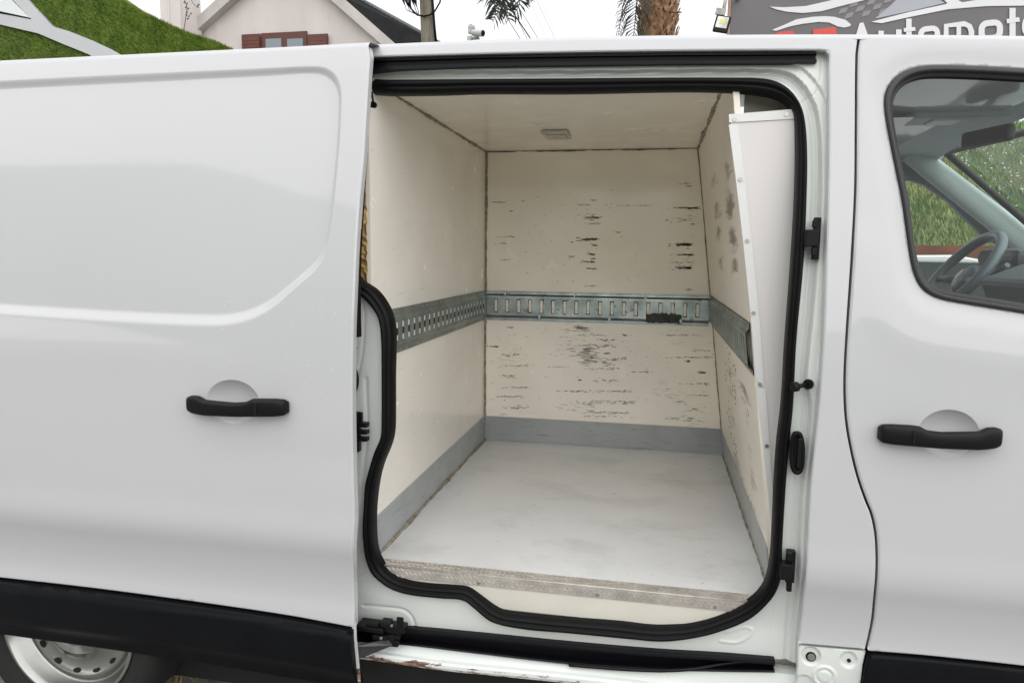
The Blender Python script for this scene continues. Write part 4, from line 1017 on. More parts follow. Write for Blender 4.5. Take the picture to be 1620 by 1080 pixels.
# left jamb: contact block, bump stops
blk('contact_block', [(554,652,567,716,.012,.02,.003), (560,668,580,677,.000,.02,.002), (560,680,580,688,.000,.02,.002), (560,691,580,699,.000,.02,.002), (566,652,572,672,.014,.01,.001)], PLASTIC)
bm = bmesh.new(); p = on_side(559, 601, .03)
bmesh.ops.create_uvsphere(bm, u_segments=20, v_segments=12, radius=1, matrix=Matrix.Translation(p) @ Matrix.Diagonal((.014, .016, .036, 1))); bm_obj('bump_stop', bm, RUBBER, van, smooth=True)
blk('bump_stop', [(552,869,561,905,.012,.02,.003)], RUBBER)
stud(563, 551, .035, .0035, DARK, 'hole_plug')
bm = bmesh.new(); p = on_side(591, 166, .02); q = on_side(588, 146, .03)
add_disc(bm, p, (0, -1, 0), .008, .010); add_tube(bm, [q, p], .003, 8); add_tube(bm, [p, p+Vector((-.03, .0, -.01))], .005, 8); bm_obj('upper_roller', bm, PLASTIC, van)
# lower hinge arm with rollers
bm = bmesh.new()
for x0, y0, x1, y1, o, th, bv in [(562,990,606,1003,-.015,.05,.003), (579,986,598,993,-.012,.03,.002), (600,984,616,994,-.012,.03,.003), (606,988,640,1003,-.005,.03,.003), (627,976,638,1000,-.006,.006,.002), (588,1004,612,1014,-.012,.03,.003), (600,1003,632,1012,-.006,.03,.003), (610,1009,624,1023,-.004,.02,.004), (616,1012,630,1024,.0,.02,.004)]:
    a = on_side(x0, y0, o); b = on_side(x1, y1, o); c = (a+b)/2; add_box(bm, (c.x, c.y+th/2, c.z), (abs(b.x-a.x), th, abs(b.z-a.z)), bevel=bv)
arm = bm_obj('lower_hinge', bm, PLASTIC, van)
bm = bmesh.new(); prism(bm, [on_side(a, b, o) for a, b, o in [(555,1023,-.05), (590,1016,-.02), (612,1010,-.005), (622,1020,-.004), (600,1029,-.015), (580,1037,-.03), (555,1045,-.05)]], (0, .006, .0)); bmesh.ops.recalc_face_normals(bm, faces=bm.faces[:]); bm_obj('hinge_arm', bm, mat('arm_metal', (.05, .05, .055), .4, metal=.3), arm)
stud(603, 1008.5, -.014, .004, SCREW, 'bolt', .004, arm); stud(619.5, 989, -.008, .0035, SCREW, 'bolt', .004, arm)

# ================================================================== FRONT DOOR
fS = resample(side_xz([(x+2.2, y) for x, y in SEAM]), .010, False)
FT = [(1362,62),(1480,63),(1620,65),(1700,67)]
ft = resample(side_xz(FT), .014, False)
FBt = [(1375,1030),(1450,1036),(1540,1045),(1620,1054),(1700,1064)]
fb = resample(side_xz(FBt), .014, False)
xe = max(ft[-1][0], fb[-1][0])+.28
fd = dedupe_join(ft, resample([ft[-1], (xe-.02, 1.85), (xe+.10, 1.6), (xe+.10, 1.0), (xe, float(fb[-1][1]))], .02, False, False), resample([(xe, float(fb[-1][1])), tuple(fb[-1])], .02, False, False), fb[::-1], fS[::-1])
WO = [(1700,113),(1620,108),(1540,104),(1475,103),(1446,107),(1424,117),(1409,133),(1402,152),(1402,172),(1407,205),(1418,260),(1430,320),(1437,370),(1443,410),(1450,437),(1461,456),(1478,468),(1500,475),(1540,482),(1620,495),(1700,508),(1800,520),(1840,500),(1820,420),(1770,200),(1740,130)]
WI = [(1700,129),(1620,124),(1540,120),(1480,119),(1457,122),(1438,130),(1424,143),(1417,160),(1417,180),(1422,212),(1432,265),(1443,322),(1449,370),(1455,405),(1462,428),(1472,444),(1487,454),(1508,461),(1545,467),(1620,479),(1700,491),(1790,503),(1822,490),(1803,420),(1755,205),(1730,143)]
wo = resample(side_xz(WO), .012); wi = resample(side_xz(WI), .012)
fh = side_xz([(1501, 686)])[0]; fhx = side_xz([(1551, 686)])[0][0]-fh[0]; fhT = side_xz([(1501, 647)])[0][1]; fhB = side_xz([(1501, 724)])[0][1]
UB = resample(side_xz([(1372,400),(1385,460),(1410,510),(1450,540),(1520,556),(1620,572),(1760,590)]), .02, False)
def f_fd(P):
    y = yb(P[:, 1]); d = pdist(P, wo); d = np.where(inside(P, wo), 0, d)
    y = y+.008*(1-sm(d/.05))
    y = y+bowl(P, (fh[0], (fhT+fhB)/2), fhx, (fhT-fhB)/2, .022)
    y = y-.003*np.exp(-(pdist(P, UB, False)/.05)**2)
    return y
ellf = np.array([(fh[0]+fhx*math.cos(a)*.98, (fhT+fhB)/2+(fhT-fhB)/2*math.sin(a)*.98) for a in np.linspace(0, 2*math.pi, 60, endpoint=False)])
fdoor = panel('front_door', fd, [wo], f_fd, PAINT, van, h=.018, r=.005, flange=.02, holeflange=.01, feats=[(wo, True), (ellf, True)], fine=.0045, fw=.022, roundc=[fS, fb, wo], cons=EL(fh[0], (fhT+fhB)/2, fhx, (fhT-fhB)/2), label='white front passenger door with a rubber-framed window')
prof = [(-.01, -.012), (0.0, .001), (.12, .004), (.35, .0045), (.52, .003), (.60, -.003), (.72, -.007), (.9, -.009), (1.0, -.011), (1.0, -.03)]
loft_ring('window_rubber', wo, wi, lambda z: yb(z)+.006, prof, mat('window_rubber', (.020, .019, .021), .5), fdoor)
panel('window_glass', shrink(wi, -.004), [], lambda P: yb(P[:, 1])+.022, GLASS, fdoor, h=.05, r=0, flange=0)
handle(1387, 1581, 683, 690, 0.0, fdoor, True, True)
ftr = [(1374,1033),(1450,1039),(1540,1048),(1620,1057),(1700,1067),(1700,1180),(1363,1150),(1364,1080),(1369,1050)]
panel('lower_trim', resample(side_xz(ftr), .012, True, False), [], lambda P: yb(P[:, 1])-.008, TRIM, fdoor, h=.02, r=.006, flange=.03)

# ================================================================== CAB
YFAR = 1.80
# far A-pillar, roof lining, door frame: light-grey lining pieces
def solid(name, pts, off, m, parent=van, label=None):
    bm = bmesh.new(); prism(bm, pts, off); bmesh.ops.recalc_face_normals(bm, faces=bm.faces[:]); return bm_obj(name, bm, m, parent, label=label)
pa = on_y(1467, 262, YFAR); pb_ = on_y(1625, 385, YFAR)      # centre line of the far pillar
dirp = (pb_-pa).normalized()
bm = bmesh.new()
pts = [pa-dirp*.10+(pb_-pa)*1.9*(i/14) for i in range(15)]
rows = []
for i, p in enumerate(pts):
    wd = .048+.010*i/14; nrm = Vector((-dirp.z, 0, dirp.x)); row = []
    for k in range(14):
        a = 2*math.pi*k/14; row.append(bm.verts.new(p+nrm*math.cos(a)*wd+Vector((0, 1, 0))*math.sin(a)*.035))
    rows.append(row)
for a, b in zip(rows[:-1], rows[1:]):
    for k in range(14): f = bm.faces.new((a[k], a[(k+1) % 14], b[(k+1) % 14], b[k])); f.smooth = True
bmesh.ops.recalc_face_normals(bm, faces=bm.faces[:]); pil = bm_obj('windscreen_pillar', bm, CABLIGHT, van)
# darker door-frame lining under the pillar
fr = [(1300,150),(1500,240),(1480,262),(1560,330),(1640,395),(1640,415),(1600,400),(1552,370),(1500,318),(1462,292),(1440,285),(1430,288),(1300,288)]
solid('far_door_frame', [on_y(a, b, YFAR+.05) for a, b in fr], (0, .03, 0), CABGREY)
# headliner
hx0 = .52; zH = on_y(1490, 243, YFAR-.05).z+.035
bm = bmesh.new(); nx, ny = 10, 14; gg = []
hx1 = on_y(1490, 243, YFAR-.05).x
for j in range(ny+1):
    row = []
    for i in range(nx+1):
        x = hx0+(hx1-hx0)*i/nx; y = .21+(YFAR+.07-.21)*j/ny; s = j/ny
        row.append(bm.verts.new((x, y, zH+.02-.06*(abs(2*s-1)**4)-.035*(i/nx)**3)))
    gg.append(row)
for j in range(ny):
    for i in range(nx): bm.faces.new((gg[j][i], gg[j+1][i], gg[j+1][i+1], gg[j][i+1]))
bm_obj('headliner', bm, mat('headliner', (.68, .76, .77), .85, var=.08, vscale=3), van, smooth=True)
# rear bulkhead of the cab
box_obj('cab_bulkhead', (.50, 1.03, 1.13), (.03, 1.55, 1.42), CABGREY, van)
# windscreen with its dark border
wsT = Vector((hx1+.01, 0, zH-.03)); wsB = Vector((pts[-1].x+.03, 0, pts[-1].z))
bm = bmesh.new(); rows = []
for j in range(9):
    y = .22+(YFAR-.22)*j/8; bow = .10*math.sin(math.pi*j/8)
    rows.append([bm.verts.new((wsT.x+(wsB.x-wsT.x)*s+bow, y, wsT.z+(wsB.z-wsT.z)*s)) for s in (0, .25, .5, .75, 1)])
for a, b in zip(rows[:-1], rows[1:]):
    for k in range(4): bm.faces.new((a[k], a[k+1], b[k+1], b[k]))
ws = bm_obj('windscreen', bm, SCREENGLASS, van, smooth=True)
bm = bmesh.new()
for k in range(380):
    s = random.random()**1.2*.75; j = random.uniform(.35, .98); y = .22+(YFAR-.22)*j
    c = Vector((wsT.x+(wsB.x-wsT.x)*s+.10*math.sin(math.pi*j)-.002, y, wsT.z+(wsB.z-wsT.z)*s)); r_ = random.uniform(.002, .0055)
    bmesh.ops.create_icosphere(bm, subdivisions=1, radius=r_, matrix=Matrix.Translation(c))
DROP = mat('rain_drops', (.75, .8, .78), .05, spec=.8); bm_obj('rain_drops', bm, DROP, ws, smooth=True, kind='stuff')
bm = bmesh.new(); add_tube(bm, [Vector((wsT.x-.0, YFAR-.06, wsT.z)).lerp(Vector((wsB.x, YFAR-.06, wsB.z)), s/8) for s in range(9)], .014, 8)
add_tube(bm, [Vector((wsT.x+.10*math.sin(math.pi*s/8), .22+(YFAR-.28)*s/8, wsT.z)) for s in range(9)], .014, 8); bm_obj('windscreen_surround', bm, DASH, van)
# roof console with lamp, mirror
p = on_y(1500, 194, 1.05)
rc = box_obj('roof_console', (p.x+.02, 1.05, zH-.005), (.30, .16, .03), CABLIGHT, van, bevel=.012)
box_obj('console_lamp', (p.x-.02, 1.04, zH-.022), (.09, .10, .010), mat('console_lens', (.85, .9, .8), .3), rc, bevel=.004)
p = on_y(1562, 216, 1.02)
mr_ = box_obj('rear_view_mirror', (p.x, 1.02, p.z), (.035, .20, .055), DASH, van, rot=Matrix.Rotation(.35, 3, 'Z'), bevel=.012)
# dashboard
bm = bmesh.new(); prof = [(1.62, .80), (1.40, .82), (1.34, 1.00), (1.36, 1.08), (1.42, 1.13), (1.56, 1.165), (1.80, 1.19), (2.15, 1.20), (2.15, .80)]
prism(bm, [(x, .12, z) for x, z in prof], (0, 1.66, 0)); bmesh.ops.recalc_face_normals(bm, faces=bm.faces[:])
dash = bm_obj('dashboard', bm, DASH, van)
p = on_y(1606, 400, 1.30)
box_obj('instrument_hood', (p.x+.03, 1.32, p.z-.02), (.18, .34, .075), DASHGREY, dash, bevel=.03)
p = on_y(1600, 455, .95)
box_obj('centre_console', (p.x+.06, .93, p.z-.02), (.16, .34, .16), DASHGREY, dash, rot=Matrix.Rotation(-.4, 3, 'Y'), bevel=.02)
bm = bmesh.new(); q = on_y(1618, 448, .95); add_disc(bm, q, (-1, 0, .4), .030, .03, 20); bm_obj('air_vent', bm, DASH, dash)
# far door card and sill of its window
p = on_y(1450, 462, YFAR)
solid('far_door_card', [(.50, YFAR, .4), (2.1, YFAR, .4), (2.1, YFAR, 1.17), (.50, YFAR, 1.17)], (0, .08, 0), CABGREY)
# steering wheel
sc_ = on_y(1518, 434, 1.36)
ax = Vector((-.80, 0, .60)).normalized(); u_ = Vector((0, 1, 0)); v_ = ax.cross(u_)
bm = bmesh.new(); R_ = .187
add_tube(bm, [sc_+(u_*math.cos(a)+v_*math.sin(a))*R_ for a in np.linspace(0, 2*math.pi, 61)], .0195, 12, False)
sw = bm_obj('steering_wheel', bm, WHEELGREY, van, smooth=True)
bm = bmesh.new()
bmesh.ops.create_uvsphere(bm, u_segments=24, v_segments=12, radius=1, matrix=Matrix.Translation(sc_-ax*.03) @ Matrix((u_, v_, ax)).transposed().to_4x4() @ Matrix.Diagonal((.075, .065, .030, 1)))
bm_obj('wheel_hub', bm, WHEELGREY, sw, smooth=True)
bm = bmesh.new()
for a in (0.15, math.pi-.15, -math.pi/2 if v_.z > 0 else math.pi/2):
    add_tube(bm, [sc_-ax*.03+(u_*math.cos(a)+v_*math.sin(a))*.05, sc_+(u_*math.cos(a)+v_*math.sin(a))*R_], [.020, .011], 8)
bm_obj('wheel_spokes', bm, DASHGREY, sw)
bm = bmesh.new(); c = sc_+ax*.001
for poly in ([(0, .026), (.014, 0), (0, -.026), (-.014, 0)],):
    pts = [c+u_*a+v_*b for a, b in poly]; pin = [c+u_*a*.55+v_*b*.55 for a, b in poly]
    n = 4; vo = [bm.verts.new(q+ax*.003) for q in pts]; vi = [bm.verts.new(q+ax*.003) for q in pin]
    for i in range(n): bm.faces.new((vo[i], vo[(i+1) % n], vi[(i+1) % n], vi[i]))
bm_obj('wheel_badge', bm, SCREW, sw)
bm = bmesh.new(); p = on_y(1562, 440, 1.25); add_tube(bm, [p, p+Vector((.02, -.10, .05))], .010, 8); add_tube(bm, [on_y(1565, 455, 1.2), on_y(1620, 440, 1.1)], .008, 8); bm_obj('column_stalk', bm, DASHGREY, sw)
# passenger seat back low in the cab, mostly hidden
box_obj('bonnet', (2.75, .98, .98), (1.1, 1.7, .25), PAINT, van, bevel=.08)
box_obj('front_wing', (2.55, .98, .62), (1.5, 1.86, .50), PAINT, van, bevel=.06)

# ================================================================== THINGS BEYOND THE VAN
# ---- artificial-grass wall with its metal emblem
YG = 7.0
GR = mat('artificial_grass', (0.085, 0.135, 0.022), 0.85, col2=(0.05, 0.085, 0.016), vscale=3, bump=0.02, bscale=30)
BLADE = mat('grass_blades', (0.13, 0.215, 0.022), 0.7, col2=(0.23, 0.31, 0.05), vscale=5, lo=.4, hi=.6)
edge = [(-260,-160),(0,-125),(120,-50),(189,0),(230,22),(270,42),(300,55),(340,67),(372,82),(390,92)]
gp = [on_y(a, b, YG) for a, b in edge]; x0g, x1g = gp[0].x, gp[-1].x+.5
gw = thing('grass_clad_wall', ((x0g+x1g)/2, YG+.2, 0), 'sloping wall clad in artificial grass with a grey metal emblem', 'wall')
solid('wall', [(x0g, YG, 0)]+[tuple(p) for p in gp]+[(x1g, YG, gp[-1].z-.25), (x1g, YG, 0)], (0, .45, 0), GR, gw)
vs, fs = [], []
zmin = on_y(0, 110, YG).z
gxs = [p.x for p in gp]; gzs = [p.z for p in gp]
for k in range(52000):
    x = random.uniform(gp[0].x, gp[-1].x); zt2 = np.interp(x, gxs, gzs); z = zt2-(zt2-zmin+.1)*random.random()**1.0 if k % 6 else zt2-random.random()*.02
    if z < zmin-.2: continue
    L = random.uniform(.025, .06); a = random.uniform(-1.2, 1.2)
    tip = (x+math.sin(a)*L*.7, YG-L*random.uniform(.4, .9), z+L*random.uniform(-.2, .8)+(.01 if k % 6 == 0 else 0)); w_ = .0055
    b = len(vs); vs += [(x-w_, YG-.001, z-w_), (x+w_, YG-.001, z+w_*.5), tip]; fs.append((b, b+1, b+2))
me = bpy.data.meshes.new('grass_pile'); me.from_pydata(vs, [], fs); me.update(); link('grass_pile', me, BLADE, gw, 'stuff')
EMB = mat('emblem_metal', (0.50, 0.51, 0.53), 0.45, metal=0.2, var=.15, vscale=.8)
outl = [(42,-2),(83,42),(110,50),(145,64),(175,78),(200,92),(200,100),(160,100),(140,86),(100,70),(60,53),(0,39),(-60,26),(-60,14),(0,22),(50,31),(18,-2)]
emb = solid('emblem', [on_y(a, b, YG-.06) for a, b in outl], (0, .05, 0), EMB, gw)
solid('emblem', [on_y(a, b, YG-.075) for a, b in [(-60,-2),(15,-2),(46,28),(-60,5)]], (0, .05, 0), mat('emblem_pale', (.66, .70, .70), .4, var=.08, vscale=.8), gw)

# ---- house
YH = 15.0
RENDER = mat('house_render', (0.60, 0.55, 0.53), 0.9, var=.14, vscale=.9, stretch=(1, 1, .25), bump=.004, bscale=20)
overlay(RENDER, (0.36, 0.34, 0.33), lambda t, v: math_(t, 'MULTIPLY', ramp_(t, noise_(t, v, 3.0, (1.6, 1, .22), 7, .7), .56, .75), .45))
hp = lambda a, b, y=YH: on_y(a, b, y)
house = thing('house', (hp(440, 100).x, YH+3, 0), 'pale rendered house with a steep gable, dark tiles and red shuttered window', 'house')
apex = (441, -88)
gl, gr_ = (262, 78), (640, 79)
zb0 = 0.0
wl = [hp(290, 52), hp(*apex), hp(612, 62)]
solid('wall', [(wl[0].x, YH, 0), tuple(wl[0]), tuple(wl[1]), tuple(wl[2]), (wl[2].x, YH, 0)], (0, 6, 0), RENDER, house)
BARGE = mat('barge_board', (0.50, 0.47, 0.45), 0.85, var=.2, vscale=2)
def rake(a, b, wdt, name):
    A, B = hp(*a, YH-.25), hp(*b, YH-.25); d = (B-A).normalized(); n = Vector((-d.z, 0, d.x)); n = n if n.z > 0 else -n
    return solid(name, [A, B, B-n*wdt, A-n*wdt], (0, .25, 0), BARGE, house)
rake((286,50), (443,-92), .24, 'barge_board'); rake((441,-92), (628,72), .22, 'barge_board')
TILE = mat('dark_roof_tile', (0.014, 0.0135, 0.015), 0.85, spec=0.15, var=.4, vscale=4, bump=.01, bscale=12)
# right roof slope: tiles rising to the right of the gable, with a metal ridge
A = hp(541, -2, YH-.1); B = hp(632, 78, YH-.1); d = (B-A)
zr = Vector((3.4, 5.2, 0))
R0, R1 = hp(556, -8, YH+.6), hp(690, 66, YH+.6); e0, e1 = hp(541, -2, YH-.02), hp(640, 84, YH-.02)
rs = solid('roof', [e0+(e0-e1)*.1, e1+(e1-e0)*.1, R1+(R1-R0)*.12, R0+(R0-R1)*.1], (0, .03, -.06), TILE, house)
tl = bpy.data.meshes.new('roof_tile'); bm = bmesh.new(); add_box(bm, (0, 0, 0), (.30, .34, .035), bevel=.0); bm.to_mesh(tl); bm.free(); tl.materials.append(TILE)
# tiled plane seen as a dark wedge between the barge board and the ridge line
nrow, ncol = 6, 22
for i in range(ncol):
    for j in range(nrow):
        s = (i+.5)/ncol*1.12-.06; u = (j+.5)/nrow
        a = e0.lerp(e1, s); b = R0.lerp(R1, s); c = a.lerp(b, u)+Vector((0, -.03*(1-u), random.uniform(-.006, .006)))
        t_ = bpy.data.objects.new('roof_tile', tl); COL.objects.link(t_); t_.parent = rs
        ex = (e1-e0).normalized(); ey = (b-a).normalized(); ez = ex.cross(ey).normalized(); ey = ez.cross(ex)
        wdt = (e1-e0).length*1.12/ncol; hgt = (b-a).length/nrow
        mm = Matrix((ex*wdt/.30*1.0, ey*hgt/.34*1.12, ez)).transposed().to_4x4(); mm = mm @ Matrix.Rotation(.10+random.uniform(-.03, .03), 4, 'X')
        mm.translation = c; t_.matrix_basis = mm
bm = bmesh.new(); add_tube(bm, [hp(548, -12, YH+.6), hp(700, 72, YH+.6)], .06, 8); bm_obj('ridge_capping', bm, mat('ridge_metal', (.075, .09, .095), .5), rs)
# window with shutters
RED = mat('red_shutter', (0.12, 0.028, 0.014), 0.55, var=.3, vscale=6)
REDD = mat('window_frame_red', (0.085, 0.020, 0.012), 0.55)
def rquad(name, x0, y0, x1, y1, Y, th, m, parent):
    a = on_y(x0, y0, Y); b = on_y(x1, y1, Y)
    return box_obj(name, ((a.x+b.x)/2, Y+th/2, (a.z+b.z)/2), (abs(b.x-a.x), th, abs(b.z-a.z)), m, parent)
wn = rquad('window_frame', 413, 53, 487, 150, YH-.05, .06, REDD, house); wn['label'] = 'dark red window frame with two panes'
for x0, x1 in ((420, 447), (454, 481)):
    rquad('pane', x0, 62, x1, 145, YH-.058, .01, PANE, wn)
for x0, x1 in ((382, 414), (486, 520)):
    s_ = rquad('shutter', x0, 55, x1, 150, YH-.09, .04, REDD, house); s_['label'] = 'red louvred shutter'
    for k in range(12):
        y0 = 60+k*5.6; rquad('slat', x0+4, y0, x1-4, y0+4.0, YH-.105, .02, RED, s_)
# chimney / side column
ch = rquad('chimney', 249, -80, 290, 130, YH-.9, .8, RENDER, house)
rquad('chimney_rib', 262, -80, 272, 130, YH-.93, .03, mat('pale_rib', (.66, .62, .58), .9), ch)

# creeper twigs by the chimney
bm = bmesh.new(); rnd = random.Random(5); YT = YH-1.2
stem = [on_y(a, b, YT) for a, b in [(289,60),(294,28),(296,12),(292,2),(296,-12)]]
add_tube(bm, stem, .008, 5)
add_tube(bm, [on_y(*q, YT) for q in [(312,12),(304,4),(300,-8)]], .006, 5)
cr = thing('creeper_plant', (stem[0].x, YT, 0), 'thin dark creeper climbing between the chimney and the gable', 'plant')
add_tube(bm, [(stem[0].x, YT, 0), tuple(stem[0])], .02, 5)
bm_obj('stem', bm, mat('creeper_stem', (.03, .025, .02), .8), cr)
bm = bmesh.new()
for px, py in ((296,6),(294,12),(298,14),(296,20),(299,26),(297,30),(295,24),(313,11),(314,8),(302,22),(292,4),(295,-3)):
    p = on_y(px, py, YT)
    bmesh.ops.create_icosphere(bm, subdivisions=1, radius=1, matrix=Matrix.Translation(p) @ Matrix.Rotation(rnd.uniform(0, 3), 4, 'Y') @ Matrix.Diagonal((.035, .008, .018, 1)))
bm_obj('leaves', bm, mat('creeper_leaf', (.02, .035, .018), .7), cr, kind='stuff')

# ---- utility pole
YU = 10.0
WOOD = mat('grey_pole_wood', (0.25, 0.225, 0.175), 0.9, col2=(0.14, 0.125, 0.095), vscale=3, stretch=(8, 8, .6), bump=.01, bscale=20)
pt_, pb2 = on_y(675, 0, YU), on_y(678, 62, YU); x0 = pb2.x
pole = thing('utility_pole', (x0, YU, 0), 'weathered wooden utility pole with black cables beside the dark roof', 'pole')
bm = bmesh.new(); rr0 = (on_y(686, 30, YU).x-on_y(664, 30, YU).x)/2
add_tube(bm, [(x0, YU, 0), (pb2.x, YU, pb2.z), (pt_.x, YU, pt_.z), (pt_.x-.05, YU, pt_.z+2.6)], [rr0*1.15, rr0*1.03, rr0*.97, rr0*.9], 20); bm_obj('post', bm, WOOD, pole)
bm = bmesh.new(); add_tube(bm, [on_y(690, 70, YU-.08), on_y(687, 40, YU-.10), on_y(684, 0, YU-.1), on_y(683, -60, YU-.1)], .022, 8)
add_tube(bm, [on_y(a, b, YU-.15) for a, b in [(700,-20),(696,4),(688,18),(680,24),(670,26),(660,24),(650,14),(644,4),(638,-10)]], .014, 8)
bm_obj('down_cable', bm, RUBBER, pole)
bm = bmesh.new()
for i, (a, b) in enumerate([(637,-4),(642,-2),(647,0),(652,-3),(656,-1)]):
    add_tube(bm, [on_y(a, b-30, YU-.2), on_y(a+1, b+4, YU-.2), on_y(a+3, b+12, YU-.2)], [.030, .026, .006], 6)
    add_tube(bm, [on_y(a+3, b+10, YU-.2), on_y(a+6, b+20, YU-.2), on_y(662, 25, YU-.16)], .006, 5)
add_tube(bm, [on_y(630, -22, YU-.2), on_y(675, -22, YU-.2)], .05, 8)
bm_obj('cable_terminals', bm, RUBBER, pole)

# ---- overhead cables
ends = [((786,-4),(826,61),.010),((800,-4),(842,60),.018),((806,0),(836,60),.008),((815,-4),(854,60),.008),((838,-4),(868,60),.0035),((850,-4),(880,60),.005),((856,-4),(884,60),.003)]
for i, (a, b, r_) in enumerate(ends):
    A = on_y(*a, 20.0); B = on_y(*b, 20.0); d = B-A
    bm = bmesh.new(); p0, p1 = A-d*6, B+d*3.2
    add_tube(bm, [p0.lerp(p1, k/16)+Vector((0, 0, -.12*math.sin(math.pi*k/16))) for k in range(17)], r_, 5)
    o = bm_obj('overhead_cable', bm, RUBBER)
    tagtop(o, ['black overhead cable furthest left below the palm frond', 'thickest black overhead cable running down behind the van', 'thin cable beside the thickest overhead cable', 'thin dark cable just right of the thick pair', 'first faint thin wire right of the dark cables', 'middle faint wire of the three at the right', 'faintest wire, rightmost of the overhead cables'][i], 'cable', group='overhead cables crossing the white sky')

# ---- security camera on a post
YS = 6.0
p = on_y(752, 52, YS)
cc = thing('security_camera', (p.x-.08, YS, 0), 'small white bullet security camera on a grey post', 'security camera')
GREYM = mat('post_grey', (.36, .37, .37), .6); WHT = mat('camera_white', (.42, .44, .40), .45)
bm = bmesh.new(); q = on_y(743, 58, YS); add_tube(bm, [(q.x, YS, 0), (q.x, YS, q.z-.0)], .028, 12); bm_obj('post', bm, GREYM, cc)
bm = bmesh.new(); a, b = on_y(747, 52, YS-.02), on_y(764, 53, YS-.09)
add_tube(bm, [a, a.lerp(b, .15), b], [.026, .036, .034], 18); bm_obj('housing', bm, WHT, cc)
bm = bmesh.new(); dd = (b-a).normalized(); add_disc(bm, b+dd*.002, dd, .029, .006, 18); bm_obj('lens', bm, RUBBER, cc)
bm = bmesh.new(); add_box(bm, on_y(746, 44, YS), (.07, .05, .035), bevel=.006); add_box(bm, on_y(745, 41, YS), (.03, .03, .03), bevel=.004); add_box(bm, on_y(745, 50, YS), (.055, .05, .045), bevel=.006)
add_box(bm, on_y(749, 61, YS), (.13, .05, .02), bevel=.004); bm_obj('bracket', bm, GREYM, cc)

# ---- palms
YPALM = 13.0
FROND = mat('palm_frond', (0.020, 0.030, 0.014), 0.6, var=.4, vscale=6)
BARK = mat('palm_bark', (0.30, 0.17, 0.095), 0.95, col2=(0.10, 0.055, 0.03), vscale=5, stretch=(2, 2, .7), bump=.05, bscale=9, lo=.38, hi=.6)
BARKF = mat('palm_fibre', (0.36, 0.22, 0.13), 0.95, col2=(0.14, 0.075, 0.04), vscale=8)
def frond(bm, spine, leafL, nl, rnd, droop=.5, wdt=.012):
    sp = resample([tuple(s) for s in spine], .06, False); n = len(sp)
    add_tube(bm, [Vector(s) for s in sp], [.022*(1-.8*i/(n-1)) for i in range(n)], 5)
    for k in range(nl):
        s = .06+.94*k/nl; i = min(n-2, int(s*(n-1))); p = Vector(sp[i]); t = (Vector(sp[i+1])-Vector(sp[max(0, i-1)])).normalized()
        side = t.cross(Vector((0, 1, 0))); side = side.normalized() if side.length > .1 else Vector((1, 0, 0))
        for sg in (1, -1):
            L = leafL*(.55+.6*math.sin(math.pi*min(1, s+.1)))*rnd.uniform(.75, 1.1)
            out = (side*sg*rnd.uniform(.7, 1)+t*rnd.uniform(.5, .9)+Vector((0, rnd.uniform(-.5, .5), 0))).normalized()
            q1 = p+out*L*.55; q2 = p+out*L*.9+Vector((0, 0, -droop*L*rnd.uniform(.5, 1)))
            w_ = Vector((0, 0, 1)).cross(out).cross(out).normalized()*wdt if True else 0
            vv = [bm.verts.new(v) for v in (p-w_*.4, p+w_*.4, q1+w_, q1-w_, q2)]
            bm.faces.new((vv[0], vv[1], vv[2], vv[3])); bm.faces.new((vv[3], vv[2], vv[4]))
rnd = random.Random(11)
pt1 = on_y(1040, 30, YPALM); tr_r = (on_y(1068, 30, YPALM).x-on_y(1008, 30, YPALM).x)/2*.9
palm = thing('palm_tree', (pt1.x, YPALM, 0), 'palm with a thick shaggy brown trunk behind the middle of the van roof', 'palm tree')
bm = bmesh.new(); zz = np.linspace(0, pt1.z+2.2, 70)
tp = [Vector((pt1.x+.02*math.sin(z*2), YPALM, z)) for z in zz]; tr = [tr_r*(1.0+.07*math.sin(z*9)+rnd.uniform(-.04, .04)) for z in zz]
add_tube(bm, tp, tr, 28); bm_obj('trunk', bm, BARK, palm)
vs, fs = [], []
for k in range(900):          # torn leaf bases hugging the trunk
    z = pt1.z-1.4+3.0*rnd.random(); a = rnd.uniform(0, 2*math.pi); r_ = tr_r*1.0
    x, y = pt1.x+math.cos(a)*r_, YPALM+math.sin(a)*r_; L = rnd.uniform(.10, .38); w_ = rnd.uniform(.012, .05); sg = rnd.choice((-1, 1))
    b = len(vs); tx, ty = -math.sin(a), math.cos(a); o_ = rnd.uniform(.02, .10)
    vs += [(x-tx*w_, y-ty*w_, z), (x+tx*w_, y+ty*w_, z), (x+tx*(w_*.5+sg*L*.5)+math.cos(a)*o_, y+ty*(w_*.5+sg*L*.5)+math.sin(a)*o_, z+L), (x+tx*(sg*L*.5-w_*.4)+math.cos(a)*o_*.6, y+ty*(sg*L*.5-w_*.4)+math.sin(a)*o_*.6, z+L*.9)]
    fs.append((b, b+1, b+2, b+3))
me = bpy.data.meshes.new('leaf_bases'); me.from_pydata(vs, [], fs); me.update(); link('leaf_bases', me, BARKF, palm, 'stuff')
def fr_px(parent, pts, Y, L, n, seed, droop=.5, w_=.012):
    bm = bmesh.new(); frond(bm, [on_y(a, b, Y+k*.12) for k, (a, b) in enumerate(pts)], L, n, random.Random(seed), droop, w_); return bm_obj('frond', bm, FROND, parent)
fr_px(palm, [(1018,-60),(1010,-20),(1007,10),(1004,40),(1000,75)], YPALM-.7, .42, 34, 1, .6)
fr_px(palm, [(1060,-80),(1010,-40),(990,-5),(982,30),(978,62)], YPALM-.2, .22, 26, 2, .7, .009)
fr_px(palm, [(1050,-70),(1066,-30),(1070,0),(1068,14)], YPALM+.3, .2, 10, 3, .8, .008)
